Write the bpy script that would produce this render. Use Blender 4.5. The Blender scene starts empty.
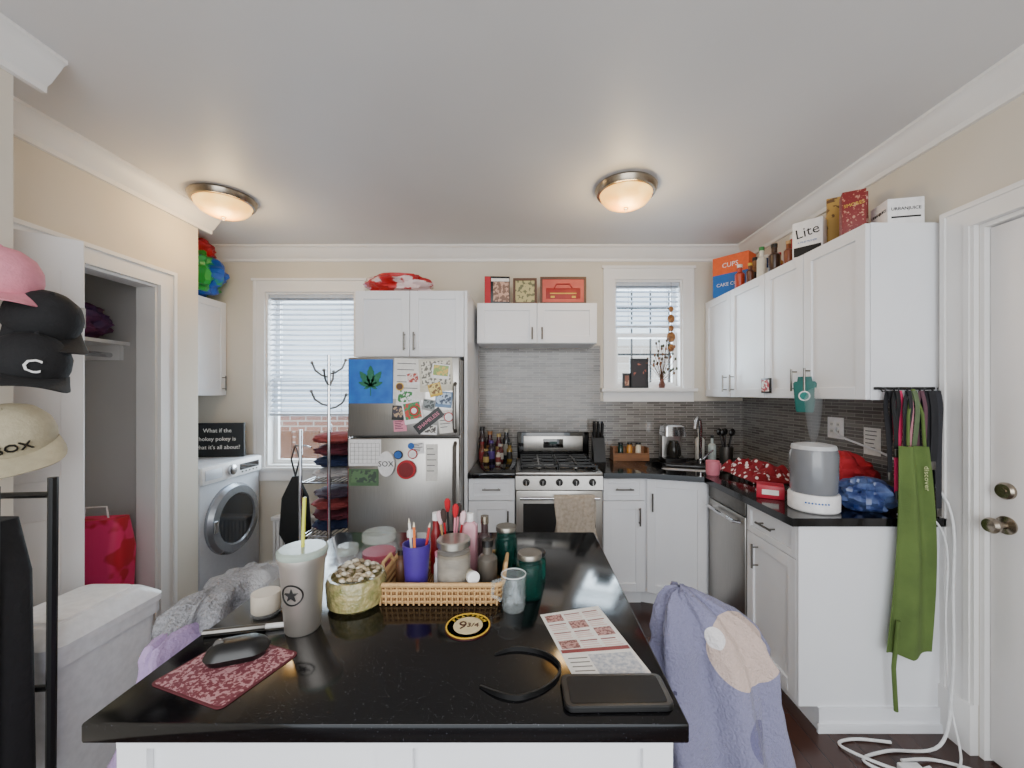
import bpy, bmesh, math, random
from mathutils import Vector, Matrix, Euler, noise
random.seed(7)
SC=bpy.context.scene; COL=SC.collection
pi=math.pi
def H(h):
    h=h.lstrip('#'); o=[]
    for i in (0,2,4):
        c=int(h[i:i+2],16)/255
        o.append(c/12.92 if c<=.04045 else ((c+.055)/1.055)**2.4)
    return (*o,1)
MC={}
def mat(c,r=.5,m=0,c2=None,ns=40,th=None,bump=0,bs=150,em=0,coat=0,kind='noise',coord='Object',sc=None,al=1):
    key=(c,r,m,c2,ns,th,bump,bs,em,coat,kind,coord,sc,al)
    if key in MC: return MC[key]
    M=bpy.data.materials.new('m_'+c.strip('#')); M.use_nodes=True
    N=M.node_tree.nodes; L=M.node_tree.links; b=N['Principled BSDF']
    b.inputs['Roughness'].default_value=r; b.inputs['Metallic'].default_value=m
    if coat: b.inputs['Coat Weight'].default_value=coat
    tc=N.new('ShaderNodeTexCoord'); mp=N.new('ShaderNodeMapping'); L.new(tc.outputs[coord],mp.inputs[0])
    if sc: mp.inputs['Scale'].default_value=sc
    A=H(c); B=H(c2) if c2 else tuple(x*.88 for x in A[:3])+(1,)
    if kind=='voronoi':
        t=N.new('ShaderNodeTexVoronoi'); t.inputs['Scale'].default_value=ns; out=t.outputs['Distance']
    elif kind=='wave':
        t=N.new('ShaderNodeTexWave'); t.inputs['Scale'].default_value=ns; t.inputs['Distortion'].default_value=1.0; out=t.outputs['Fac']
    else:
        t=N.new('ShaderNodeTexNoise'); t.inputs['Scale'].default_value=ns; t.inputs['Detail'].default_value=3; out=t.outputs['Fac']
    L.new(mp.outputs[0],t.inputs['Vector'])
    rp=N.new('ShaderNodeValToRGB'); L.new(out,rp.inputs[0])
    e=rp.color_ramp.elements; e[0].color=A; e[1].color=B
    if th: e[0].position=th; e[1].position=min(1,th+.03)
    else: e[0].position=.35; e[1].position=.7
    L.new(rp.outputs[0],b.inputs['Base Color'])
    if em:
        L.new(rp.outputs[0],b.inputs['Emission Color']); b.inputs['Emission Strength'].default_value=em
    if bump:
        n2=N.new('ShaderNodeTexNoise'); n2.inputs['Scale'].default_value=bs; L.new(mp.outputs[0],n2.inputs['Vector'])
        bp=N.new('ShaderNodeBump'); bp.inputs['Strength'].default_value=bump; bp.inputs['Distance'].default_value=.01
        L.new((t if kind=='wave' else n2).outputs['Fac'],bp.inputs['Height']); L.new(bp.outputs[0],b.inputs['Normal'])
    MC[key]=M; return M
def glass(c='#ffffff',f=.14,tint=None):
    key=('glass',c,f,tint)
    if key in MC: return MC[key]
    M=bpy.data.materials.new('glass'); M.use_nodes=True; N=M.node_tree.nodes; L=M.node_tree.links
    b=N['Principled BSDF']; b.inputs['Base Color'].default_value=H(c); b.inputs['Roughness'].default_value=.05
    t=N.new('ShaderNodeBsdfTransparent'); t.inputs[0].default_value=H(tint or c)
    x=N.new('ShaderNodeMixShader'); x.inputs[0].default_value=f
    L.new(t.outputs[0],x.inputs[1]); L.new(b.outputs[0],x.inputs[2]); L.new(x.outputs[0],N['Material Output'].inputs[0])
    MC[key]=M; return M
def brickmat(c1,c2,mort,bw,bh,ms,r,swap='xz',bump=.3,rowoff=.5,coat=0):
    M=bpy.data.materials.new('brick'); M.use_nodes=True; N=M.node_tree.nodes; L=M.node_tree.links; b=N['Principled BSDF']
    b.inputs['Roughness'].default_value=r; b.inputs['Coat Weight'].default_value=coat
    tc=N.new('ShaderNodeTexCoord'); sp=N.new('ShaderNodeSeparateXYZ'); L.new(tc.outputs['Object'],sp.inputs[0])
    cb=N.new('ShaderNodeCombineXYZ')
    if swap=='xz':
        ad=N.new('ShaderNodeMath'); L.new(sp.outputs[0],ad.inputs[0]); L.new(sp.outputs[1],ad.inputs[1]); L.new(ad.outputs[0],cb.inputs[0]); L.new(sp.outputs[2],cb.inputs[1])
    else:
        L.new(sp.outputs[1],cb.inputs[0]); L.new(sp.outputs[0],cb.inputs[1])
    t=N.new('ShaderNodeTexBrick'); L.new(cb.outputs[0],t.inputs['Vector'])
    t.inputs['Color1'].default_value=H(c1); t.inputs['Color2'].default_value=H(c2); t.inputs['Mortar'].default_value=H(mort)
    t.inputs['Scale'].default_value=1; t.inputs['Brick Width'].default_value=bw; t.inputs['Row Height'].default_value=bh; t.inputs['Mortar Size'].default_value=ms
    t.offset=rowoff
    L.new(t.outputs[0],b.inputs['Base Color'])
    bp=N.new('ShaderNodeBump'); bp.inputs['Strength'].default_value=bump; bp.inputs['Distance'].default_value=.004; bp.invert=True
    L.new(t.outputs['Fac'],bp.inputs['Height']); L.new(bp.outputs[0],b.inputs['Normal'])
    return M
def TR(x=0,y=0,z=0,rx=0,ry=0,rz=0): return Matrix.Translation((x,y,z))@Euler((math.radians(rx),math.radians(ry),math.radians(rz))).to_matrix().to_4x4()
def rr(hx,hy,rad,z,n=5,cx=0,cy=0):
    rad=max(min(rad,hx-1e-5,hy-1e-5),1e-5); o=[]
    for sx,sy,a0 in ((1,1,0),(-1,1,90),(-1,-1,180),(1,-1,270)):
        for i in range(n+1):
            a=math.radians(a0+90*i/n)
            o.append((cx+sx*(hx-rad)+rad*math.cos(a),cy+sy*(hy-rad)+rad*math.sin(a),z))
    return o
class G:
    def __init__(s): s.V=[];s.F=[];s.FM=[];s.ms=[]
    def add(s,v,f,m,M=None):
        if m not in s.ms: s.ms.append(m)
        k=s.ms.index(m); n=len(s.V)
        s.V+=[tuple(M@Vector(p)) if M else tuple(p) for p in v]
        for q in f: s.F.append(tuple(i+n for i in q)); s.FM.append(k)
        return s
    def box(s,x0,x1,y0,y1,z0,z1,m,bev=0,M=None,seg=2):
        v=[(x,y,z) for x in (x0,x1) for y in (y0,y1) for z in (z0,z1)]
        f=[(0,1,3,2),(4,6,7,5),(0,4,5,1),(2,3,7,6),(0,2,6,4),(1,5,7,3)]
        if bev:
            b=bmesh.new(); vs=[b.verts.new(p) for p in v]
            for q in f: b.faces.new([vs[i] for i in q])
            bmesh.ops.bevel(b,geom=b.edges[:],offset=bev,segments=seg,affect='EDGES',profile=.5)
            b.verts.index_update(); v=[tuple(p.co) for p in b.verts]; f=[tuple(p.index for p in q.verts) for q in b.faces]; b.free()
        return s.add(v,f,m,M)
    def loft(s,rings,m,cap=True,M=None,closed=False):
        n=len(rings[0]); v=[p for r in rings for p in r]; f=[]
        R=len(rings)
        for j in range(R if closed else R-1):
            for i in range(n):
                a=j*n+i; b=j*n+(i+1)%n; c=((j+1)%R)*n+(i+1)%n; d=((j+1)%R)*n+i
                f.append((a,b,c,d))
        if cap and not closed: f.append(tuple(range(n-1,-1,-1))); f.append(tuple((R-1)*n+i for i in range(n)))
        return s.add(v,f,m,M)
    def lathe(s,prof,m,c=(0,0,0),seg=24,M=None,cap=True):
        rings=[[(c[0]+max(r,1e-5)*math.cos(2*pi*i/seg),c[1]+max(r,1e-5)*math.sin(2*pi*i/seg),c[2]+z) for i in range(seg)] for r,z in prof]
        return s.loft(rings,m,cap,M)
    def cyl(s,c,r,h,m,r2=None,seg=24,M=None,bev=0):
        r2=r if r2 is None else r2
        p=[(r,0),(r2,h)]
        if bev: p=[(r-bev,0),(r,bev),(r2,h-bev),(r2-bev,h)]
        return s.lathe(p,m,c,seg,M)
    def rrl(s,lv,m,M=None,n=5,cap=True):
        return s.loft([rr(hx,hy,rad,z,n) for z,hx,hy,rad in lv],m,cap,M)
    def tube(s,pts,r,m,seg=8,closed=False,M=None):
        P=[Vector(p) for p in pts]; n=len(P); rings=[]; up=None
        for i,p in enumerate(P):
            if closed: t=P[(i+1)%n]-P[i-1]
            else: t=(P[min(i+1,n-1)]-P[max(i-1,0)])
            t.normalize()
            if up is None: up=t.orthogonal().normalized()
            up=(up-t*up.dot(t)); up=up.normalized() if up.length>1e-6 else t.orthogonal().normalized()
            w=t.cross(up); rad=r[i] if isinstance(r,(list,tuple)) else r
            rings.append([tuple(p+(up*math.cos(2*pi*k/seg)+w*math.sin(2*pi*k/seg))*rad) for k in range(seg)])
        return s.loft(rings,m,True,M,closed)
    def ext(s,poly,vec,m,M=None):
        n=len(poly); v=[Vector(p) for p in poly]; v+= [p+Vector(vec) for p in v]
        f=[tuple(range(n)),tuple(range(2*n-1,n-1,-1))]+[(i,(i+1)%n,n+(i+1)%n,n+i) for i in range(n)]
        return s.add(v,f,m,M)
    def ball(s,c,r,m,seg=16,nz=0,ns=3,M=None):
        if not isinstance(r,(tuple,list)): r=(r,r,r)
        rings=[]; K=seg//2+2
        for j in range(K+1):
            a=(-1+2*j/K)*pi/2; ring=[]
            for i in range(seg):
                b=2*pi*i/seg; d=Vector((math.cos(a)*math.cos(b),math.cos(a)*math.sin(b),math.sin(a)))
                k=1+nz*noise.noise(d*ns+Vector(c)*7)
                ring.append((c[0]+r[0]*d.x*k,c[1]+r[1]*d.y*k,c[2]+r[2]*d.z*k))
            rings.append(ring)
        return s.loft(rings,m,True,M)
    def lump(s,r,h,m,seg=40,ns=3,amp=.35,seed=0,M=None,fine=.12):
        rings=[]; K=seg//2+2
        for j in range(K+1):
            a=(-1+2*j/K)*pi/2; ring=[]
            for i in range(seg):
                b=2*pi*i/seg; d=Vector((math.cos(a)*math.cos(b),math.cos(a)*math.sin(b),math.sin(a))); o=Vector((seed,seed*2,0))
                k=1+amp*noise.noise(d*ns+o)+fine*(1-2*abs(noise.noise(d*ns*2.2+o)))
                ring.append((r[0]*d.x*k,r[1]*d.y*k,max(0,h/2+h/2*d.z*min(k,1.15))))
            rings.append(ring)
        return s.loft(rings,m,True,M)
    def sheet(s,fn,nu,nv,m,M=None,th=0):
        v=[fn(i/nu,j/nv) for j in range(nv+1) for i in range(nu+1)]; n=nu+1
        f=[(j*n+i,j*n+i+1,(j+1)*n+i+1,(j+1)*n+i) for j in range(nv) for i in range(nu)]
        if th:
            W=[Vector(p) for p in v]; nn=[Vector((0,0,0)) for _ in W]
            for q in f:
                k=(W[q[1]]-W[q[0]]).cross(W[q[3]]-W[q[0]])
                for a in q: nn[a]+=k
            o=len(v); v=v+[tuple(W[i]-nn[i].normalized()*th) if nn[i].length>0 else v[i] for i in range(o)]
            f2=[tuple(a+o for a in reversed(q)) for q in f]
            bd=[i for i in range(n)]+[j*n+nu for j in range(1,nv+1)]+[nv*n+i for i in range(nu-1,-1,-1)]+[j*n for j in range(nv-1,0,-1)]
            f=f+f2+[(bd[k],bd[k]+o,bd[(k+1)%len(bd)]+o,bd[(k+1)%len(bd)]) for k in range(len(bd))]
        return s.add(v,f,m,M)
    def text(s,t,M,size,m,ext=.0006,al='CENTER',sp=1):
        c=bpy.data.curves.new('t','FONT'); c.body=t; c.size=size; c.extrude=ext; c.align_x=al; c.align_y='CENTER'; c.resolution_u=2; c.space_character=sp
        o=bpy.data.objects.new('t',c); COL.objects.link(o); dg=bpy.context.evaluated_depsgraph_get(); dg.update()
        me=bpy.data.meshes.new_from_object(o.evaluated_get(dg))
        s.add([tuple(v.co) for v in me.vertices],[tuple(p.vertices) for p in me.polygons],m,M)
        bpy.data.objects.remove(o); bpy.data.curves.remove(c); bpy.data.meshes.remove(me); return s
    def mesh(s,n,ang=35):
        me=bpy.data.meshes.new(n); me.from_pydata(s.V,[],s.F)
        for m in s.ms: me.materials.append(m)
        me.polygons.foreach_set('material_index',s.FM)
        b=bmesh.new(); b.from_mesh(me); bmesh.ops.recalc_face_normals(b,faces=b.faces[:]); b.to_mesh(me); b.free()
        me.polygons.foreach_set('use_smooth',[True]*len(me.polygons)); me.set_sharp_from_angle(angle=math.radians(ang)); me.update()
        return me
def meta(o,label,cat,group=None,kind=None):
    if label: o['label']=label
    if cat: o['category']=cat
    if group: o['group']=group
    if kind: o['kind']=kind
def T(name,label,cat,loc=(0,0,0),rz=0,group=None,rot=None,kind=None):
    o=bpy.data.objects.new(name,None); o.empty_display_size=.05; COL.objects.link(o); o.location=loc
    o.rotation_euler=[math.radians(a) for a in (rot or (0,0,rz))]; meta(o,label,cat,group,kind); return o
def P(g,name,par,label=None,kind=None):
    o=bpy.data.objects.new(name,g.mesh(name)); COL.objects.link(o); o.parent=par
    if label: o['label']=label
    if kind: o['kind']=kind
    return o
def S(g,name,label,cat,loc=(0,0,0),rz=0,group=None,rot=None,kind=None):
    o=bpy.data.objects.new(name,g.mesh(name)); COL.objects.link(o); o.location=loc
    o.rotation_euler=[math.radians(a) for a in (rot or (0,0,rz))]; meta(o,label,cat,group,kind); return o
def FT(x,y,z,rz=0,roll=0):
    return Matrix.Translation((x,y,z))@Matrix.Rotation(math.radians(rz),4,'Z')@Matrix.Rotation(pi/2,4,'X')@Matrix.Rotation(math.radians(roll),4,'Z')
def LB(l,suf): return l if len(l.split())>=4 else l+suf

# ---------- materials
WALL=mat('#d5cdbf',.8,c2='#d1c9ba',ns=3,bump=.03)
WALLG=mat('#c9c6c3',.8,c2='#c5c2bf',ns=3)
CEIL=mat('#d6d4d4',.5,c2='#d2d0d0',ns=2,bump=.04,bs=12)
TRIM=mat('#e8e6e4',.4,c2='#e4e2e0',ns=5)
CAB=mat('#ebecef',.3,c2='#e7e8ec',ns=4)
DOORM=mat('#e5e2e1',.4,c2='#e1dedd',ns=4)
STEEL=mat('#b5b2ad',.32,1,c2='#a6a39e',ns=8,sc=(60,60,1))
STEELD=mat('#77746f',.35,1)
CHROME=mat('#d0d0d2',.12,1)
NICK=mat('#9a8f80',.25,1)
BLK=mat('#0c0c0d',.35); BLKG=mat('#060607',.08,coat=.5); BLKM=mat('#151517',.8,bump=.2)
WHT=mat('#f0eeee',.35); PAPER=mat('#ebe8e2',.7); GRAN=mat('#060608',.11,c2='#404046',ns=300,th=.665)
GRAN2=mat('#08080a',.1,c2='#36363c',ns=220,th=.67)
TILE=brickmat('#7d7974','#55514d','#9d9893',.11,.019,.0016,.2,coat=.25)
FLOORM=brickmat('#4a2f27','#36211a','#1a0f0c',.9,.085,.0015,.25,swap='yx',bump=.15,rowoff=.37)
RED=mat('#b80f20',.5); PINK=mat('#e58fa6',.6); PURP=mat('#432a86',.4); CREAM=mat('#d9cfb8',.7,bump=.1)
BLUE=mat('#1f5fae',.5); GREEN=mat('#2f7d3a',.5); YEL=mat('#d9b13a',.5); ORG=mat('#e8602a',.5); TEAL=mat('#1f7f78',.4)
WOODM=mat('#8a5a32',.5,c2='#6d4526',ns=8,sc=(1,8,8)); BRN=mat('#5a3a26',.5)
GLS=glass(); GREENB=mat('#0f2a26',.15,c2='#173c35')

# ---------- room
def struct(g,name,label=None):
    return S(g,name,label,None,kind='structure')
g=G(); g.box(-2.9,1.95,-1.6,3.45,-.05,0,FLOORM); struct(g,'floor','dark brown wood plank floor')
g=G(); g.box(-2.9,1.95,-1.6,3.45,2.635,2.7,CEIL); struct(g,'ceiling','smooth off-white painted ceiling')
def wallY(name,x0,x1,y0,y1,ops,m,label,ax=0):
    g=G(); xs=sorted(set([x0,x1]+[a for o in ops for a in o[:2]]))
    def bx(a,b,z0,z1):
        if ax==0: g.box(a,b,y0,y1,z0,z1,m)
        else: g.box(y0,y1,a,b,z0,z1,m)
    for a,b in zip(xs,xs[1:]):
        z=0
        for o in [o for o in ops if o[0]<=a+1e-6 and o[1]>=b-1e-6]:
            if o[2]>0: bx(a,b,z,o[2])
            z=o[3]
        bx(a,b,z,2.635)
    return struct(g,name,label)
W1=(-2.137,-1.40,.83,2.27); W2=(.734,1.295,1.48,2.372)
wallY('wall_back',-2.8,1.8,3.3,3.45,[W1,W2],WALL,'cream painted wall with two windows')
wallY('wall_right',-1.6,3.45,1.8,1.95,[(.72,1.585,0,2.107)],WALL,'cream painted wall with entry door',1)
wallY('wall_left',1.2,2.63,-2.25,-2.15,[(1.28,2.34,0,2.07)],WALL,'cream painted wall with closet opening',1)
g=G(); g.box(-2.8,-2.25,2.45,2.63,0,2.635,WALLG); struct(g,'wall_partition','grey painted closet side wall')
g=G(); g.box(-2.9,-2.8,1.1,3.45,0,2.635,WALLG); struct(g,'wall_closet','grey painted rear closet wall')
g=G(); g.box(-2.8,-1.84,1.1,1.2,0,2.635,WALLG); struct(g,'wall_hall','painted wall beside the closet')
g=G(); g.box(-1.84,-1.74,-1.6,1.36,0,2.635,WALL); struct(g,'wall_entry','cream painted projecting wall end')
def crown(name,p0,p1,out):
    pr=[(0,0),(.095,0),(.095,.014),(.08,.02),(.07,.035),(.035,.08),(.02,.092),(.018,.115),(0,.115)]
    p0=Vector((*p0,2.6345)); v=Vector((*p1,2.6345))-p0; o=Vector((*out,0))
    g=G(); g.ext([p0+o*a-Vector((0,0,b)) for a,b in pr],v,TRIM); struct(g,name,'white crown moulding')
crown('trim_1',(-2.8,3.3),(1.8,3.3),(0,-1)); crown('trim_2',(1.8,-1.6),(1.8,3.3),(-1,0))
crown('trim_3',(-2.15,1.2),(-2.15,2.725),(1,0)); crown('trim_4',(-1.74,-1.6),(-1.74,1.44),(1,0))
g=G(); g.box(-.378,.62,3.29,3.3,.91,1.83,TILE); g.box(.62,1.79,3.29,3.3,.91,1.375,TILE); struct(g,'wall_backsplash','grey glass mosaic strip tile backsplash')
g=G(); g.box(1.79,1.8,1.715,3.29,.91,1.41,TILE); struct(g,'wall_backsplash_side','grey glass mosaic strip tile backsplash')
g=G()
g.box(-2.15,-2.13,2.34,2.44,0,2.07,TRIM); g.box(-2.13,-2.12,2.42,2.44,0,2.15,TRIM); g.box(-2.15,-2.13,1.2,2.44,2.07,2.17,TRIM); g.box(-2.13,-2.12,1.2,2.44,2.15,2.17,TRIM)
g.box(-2.26,-2.15,2.325,2.339,0,2.055,TRIM); g.box(-2.26,-2.15,1.28,2.339,2.055,2.069,TRIM)
struct(g,'trim_7','white closet door casing')
g=G(); g.box(-2.15,-2.135,2.441,2.63,0,.13,TRIM); g.box(-2.135,-2.12,2.441,2.645,0,.03,TRIM); struct(g,'baseboard_left','white painted baseboard')
e=T('door_2','white folding closet door standing open',None,(-2.12,1.29,0),45,kind='structure')
g=G(); g.box(0,.47,-.02,.015,.02,2.05,DOORM,.003)
g.box(.06,.41,-.026,-.018,.2,.95,DOORM,.004); g.box(.06,.41,-.026,-.018,1.1,1.92,DOORM,.004); P(g,'panel',e)
for z in (.3,1.7): g=G(); g.box(.44,.475,-.03,-.021,z,z+.08,STEELD); P(g,'hinge',e)
e=T('closet_shelf','white closet shelf with hanging rod','shelf',(-2.8,1.2,1.73))
g=G(); g.box(0,.38,0,1.25,0,.02,TRIM); P(g,'board',e)
g=G(); g.box(0,.34,1.23,1.25,-.09,0,TRIM); P(g,'bracket',e)
g=G(); g.tube([(.28,0,-.06),(.28,1.25,-.06)],.015,CHROME); P(g,'rod',e)
g=G()
g.box(1.78,1.8,1.586,1.71,.2,2.107,TRIM); g.box(1.772,1.78,1.69,1.71,.2,2.2,TRIM); g.box(1.774,1.78,1.6,1.62,.2,2.107,TRIM)
g.box(1.78,1.8,.6,1.71,2.107,2.2,TRIM); g.box(1.772,1.78,.6,1.69,2.18,2.2,TRIM); g.box(1.78,1.8,.6,.72,0,2.107,TRIM); g.box(1.774,1.78,.72,1.62,2.107,2.125,TRIM)
g.box(1.8,1.95,1.567,1.584,0,2.09,TRIM); g.box(1.8,1.95,.72,1.584,2.09,2.106,TRIM); g.box(1.765,1.8,1.586,1.716,0,.2,TRIM,.003)
struct(g,'trim_8','white entry door casing')
e=T('door_1','white panelled entry door',None,(1.82,1.565,0),-90,kind='structure')
g=G(); W=.845
g.box(0,W,.02,.045,.01,2.085,DOORM)
for a,b in [(.0,.11),(.37,.475),(.735,W)]: g.box(a,b,0,.02,.01,2.085,DOORM,.003)
for z0,z1 in ((.01,.24),(.9,1.04),(1.68,1.78),(1.98,2.085)):
    g.box(.11,.37,0,.02,z0,z1,DOORM,.003); g.box(.475,.735,0,.02,z0,z1,DOORM,.003)
for z0,z1 in ((.24,.9),(1.04,1.68),(1.78,1.98)):
    g.box(.145,.335,.006,.024,z0+.035,z1-.035,DOORM,.008); g.box(.51,.70,.006,.024,z0+.035,z1-.035,DOORM,.008)
P(g,'leaf',e)
def knobL(z,pr): 
    g=G(); M=Matrix.Translation((.055,0,z))@Matrix.Rotation(pi/2,4,'X'); g.lathe(pr,NICK,M=M); return g
P(knobL(.94,[(.034,0),(.034,.006),(.014,.012),(.012,.035),(.026,.045),(.03,.06),(.024,.072),(.0,.076)]),'door_knob',e,'brushed nickel round knob')
P(knobL(1.07,[(.032,0),(.032,.01),(.026,.018),(.012,.018),(.012,.022),(0,.022)]),'deadbolt',e,'brushed nickel deadbolt')
SL=mat('#c4ccd8',.5)
def window(name,w,blz,label,sillout,rail):
    x0,x1,z0,z1=w; e=T(name,label,None,(0,3.3,0),kind='structure')
    g=G(); t=.09
    g.box(x0-t,x0,-.02,0,z0,z1,TRIM); g.box(x1,x1+t,-.02,0,z0,z1,TRIM); g.box(x0-t,x1+t,-.02,0,z1,z1+t,TRIM)
    for a,b in ((x0-t,x0-t+.015),(x1+t-.015,x1+t)): g.box(a,b,-.028,-.02,z0,z1+t,TRIM)
    g.box(x0-t-.012,x1+t+.012,-.034,0,z1+t,z1+t+.02,TRIM)
    g.box(x0-t-.02,x1+t+.02,-sillout,.0,z0-.03,z0,TRIM,.004); g.box(x0-t,x1+t,-.018,0,z0-.11,z0-.03,TRIM)
    g.box(x0+.0005,x0+.015,0.001,.15,z0+.015,z1-.015,TRIM); g.box(x1-.015,x1-.0005,0.001,.15,z0+.015,z1-.015,TRIM); g.box(x0+.0005,x1-.0005,0.001,.15,z1-.015,z1-.0005,TRIM); g.box(x0+.0005,x1-.0005,0.001,.15,z0+.0005,z0+.015,TRIM)
    P(g,'casing',e)
    zm=(z0+z1)/2
    for y,a,b,n in ((.11,zm-.02,z1-.015,'sash'),(.08,z0+.015,zm+.02,'sash')):
        g=G(); f=.035
        g.box(x0+.015,x0+.015+f,y,y+.029,a,b,TRIM); g.box(x1-.015-f,x1-.015,y,y+.029,a,b,TRIM); g.box(x0+.05,x1-.05,y,y+.029,a,a+f,TRIM); g.box(x0+.05,x1-.05,y,y+.029,b-f,b,TRIM)
        s=P(g,n,e); g=G(); g.box(x0+.05,x1-.05,y+.012,y+.016,a+f,b-f,glass('#f4f8fa',.05)); P(g,'glass_pane',s)
    g=G(); z=z1-.05
    g.box(x0+.02,x1-.02,.01,.06,z1-.045,z1-.015,SL,.003)
    while z>blz:
        g.box(-.5*(x1-x0)+.02,.5*(x1-x0)-.02,-.022,.022,-.0012,.0012,SL,M=TR((x0+x1)/2,.035,z,rx=32)); z-=rail
    g.box(x0+.02,x1-.02,.015,.055,blz-.02,blz,SL,.003)
    for x in (x0+.12,x1-.12): g.box(x-.0015,x+.0015,.01,.012,blz,z1-.03,SL)
    P(g,'blind',e,'white horizontal slat blind')
    return e
window('window_1',W1,1.27,'white double-hung window with lowered slat blind',.03,.042)
window('window_2',W2,2.0,'small white window with half-raised blind',.06,.04)
g=G(); g.box(.55,1.6,3.62,3.63,1.2,1.24,BLK)
for i in range(6): g.box(.62+i*.17,.634+i*.17,3.62,3.635,1.3,2.6,BLK)
for z in (1.78,1.95,2.2): g.box(.55,1.6,3.62,3.63,z,z+.018,BLK)
S(g,'security_grille','black metal bars outside the small window','window grille')
BR=brickmat('#b8806a','#9a6650','#d0c4b8',.22,.075,.01,.9); BR2=brickmat('#e6dad0','#d2c2b6','#f2ece6',.4,.12,.01,.9)
g=G(); g.box(-7,-.5,5.6,5.8,-.5,1.12,BR); g.box(-7.05,-.45,5.55,5.85,1.12,1.17,TRIM); S(g,'garden_wall','pale reddish brick garden wall outside the window','wall')
g=G(); FB=mat('#8a5a40',.8,c2='#6d4530',ns=6)
for k in range(12): g.box(-3.6+k*.32,-3.33+k*.32,4.6,4.63,-.5,1.0,FB)
g.box(-3.7,.2,4.63,4.66,.75,.83,FB); g.box(-3.7,.2,4.63,4.66,0,.08,FB); S(g,'wooden_fence','brown wooden fence outside the window','fence')
g=G(); g.box(1.3,4.5,6.5,7,-.5,2.2,BR2); g.box(1.2,4.6,6.4,7.1,2.2,2.3,TRIM); S(g,'neighbor_building','pale building seen through the small window','building')
DOME=mat('#ffd078',.3,c2='#f2a03a',ns=6,em=2.3)
for i,(x,y) in enumerate(((-1.84,2.44),(.585,2.32))):
    e=T('ceiling_lamp','nickel flush-mount lamp with glowing amber glass bowl','ceiling lamp',(x,y,2.634),group='ceiling lamps')
    g=G(); g.lathe([(.17,0),(.178,-.012),(.172,-.03),(.165,-.042),(.15,-.045),(.15,-.03)],NICK,seg=40); P(g,'rim',e)
    g=G(); g.lathe([(.15,-.04),(.142,-.065),(.12,-.09),(.085,-.108),(.045,-.118),(.0,-.121)],DOME,seg=40); P(g,'lamp_shade',e,'glowing alabaster glass bowl')
    g=G(); g.lathe([(.012,-.119),(.014,-.126),(.006,-.132),(.008,-.138),(0,-.142)],NICK,seg=12); P(g,'finial',e)
    ld=bpy.data.lights.new('bulb','POINT'); ld.energy=8; ld.color=(1,.72,.36); ld.shadow_soft_size=.08; lo=bpy.data.objects.new('bulb',ld); COL.objects.link(lo); lo.parent=e; lo.location=(0,0,-.2)

# ---------- cabinets
def shaker(g,x0,x1,z0,z1,m=CAB):
    fr=.055 if z1-z0>.22 else .032
    g.box(x0,x0+fr,0,.02,z0,z1,m,.0015,seg=1); g.box(x1-fr,x1,0,.02,z0,z1,m,.0015,seg=1)
    g.box(x0+fr,x1-fr,0,.02,z0,z0+fr,m,.0015,seg=1); g.box(x0+fr,x1-fr,0,.02,z1-fr,z1,m,.0015,seg=1); g.box(x0+fr,x1-fr,.01,.018,z0+fr,z1-fr,m)
def handle(x,z,o,L=.12):
    g=G(); a=L/2
    if o=='v': g.tube([(x,-.03,z-a),(x,-.03,z+a)],.0055,STEELD); ps=[(x,z-a*.75),(x,z+a*.75)]
    else: g.tube([(x-a,-.03,z),(x+a,-.03,z)],.0055,STEELD); ps=[(x-a*.75,z),(x+a*.75,z)]
    for p in ps: g.tube([(p[0],0,p[1]),(p[0],-.03,p[1])],.004,STEELD)
    return g
def cabinet(name,label,loc,rz,W,D,Hh,fronts,toe=0,side=None,group=None):
    e=T(name,label,'cabinet',loc,rz,group=group)
    g=G(); g.box(0,W,.021,D,toe,Hh,CAB)
    if toe: g.box(0,W,.08,D,0,toe,CAB)
    if side: side(g)
    P(g,'body',e)
    for k,x0,x1,z0,z1,h in fronts:
        g=G(); shaker(g,x0+.002,x1-.002,z0+.002,z1-.002); d=P(g,k,e)
        if h: P(handle(*h),'handle',d,'brushed steel bar handle')
    return e
cabinet('base_cabinet','white shaker base cabinet beside the refrigerator panel',(-.378,2.67,0),0,.31,.62,.875,[('drawer',0,.31,.72,.87,(.155,.8,'h')),('door',0,.31,.11,.72,(.265,.6,'v'))],.1,group='base cabinets')
cabinet('base_cabinet','white shaker base cabinet with drawer beside the stove',(.522,2.67,0),0,.276,.62,.875,[('drawer',0,.276,.72,.87,(.138,.8,'h')),('door',0,.276,.11,.72,(.24,.62,'v'))],.1,group='base cabinets')
def endp(g):
    g.box(.386,.4,.0,.625,.1,.874,CAB); g.box(.386,.41,.08,.625,0,.1,CAB); g.box(.41,.42,.07,.625,0,.035,CAB)
cabinet('base_cabinet','white shaker base cabinet at the end of the counter',(1.17,2.11,0),-90,.385,.625,.875,[('drawer',0,.385,.72,.87,(.19,.8,'h')),('door',0,.385,.11,.72,(.1,.62,'v'))],.1,side=endp,group='base cabinets')
e=T('corner_cabinet','white angled corner base cabinet under the sink','cabinet',(.8,2.67,0))
g=G(); fp=[(0,.02),(.37,-.105),(.99,-.125),(.99,.62),(0,.62)]
g.ext([(x,y,.1) for x,y in fp],(0,0,.775),CAB); g.ext([(x,y+(.07 if y<.1 else 0),0) for x,y in fp],(0,0,.1),CAB); P(g,'body',e)
a=math.degrees(math.atan2(-.125,.37)); g=G(); shaker(g,.012,.378,.11,.87); d=P(g,'door',e); d.rotation_euler=(0,0,math.radians(a)); d.location=(.0,-.002,0)
P(handle(.05,.72,'v'),'handle',d,'brushed steel bar handle')
e=T('dishwasher','narrow stainless steel dishwasher under the counter','dishwasher',(1.165,2.543,0),-90)
g=G(); g.box(.005,.425,.03,.6,.08,.87,BLK); g.box(.02,.41,.08,.6,0,.08,BLK); P(g,'body',e)
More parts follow.
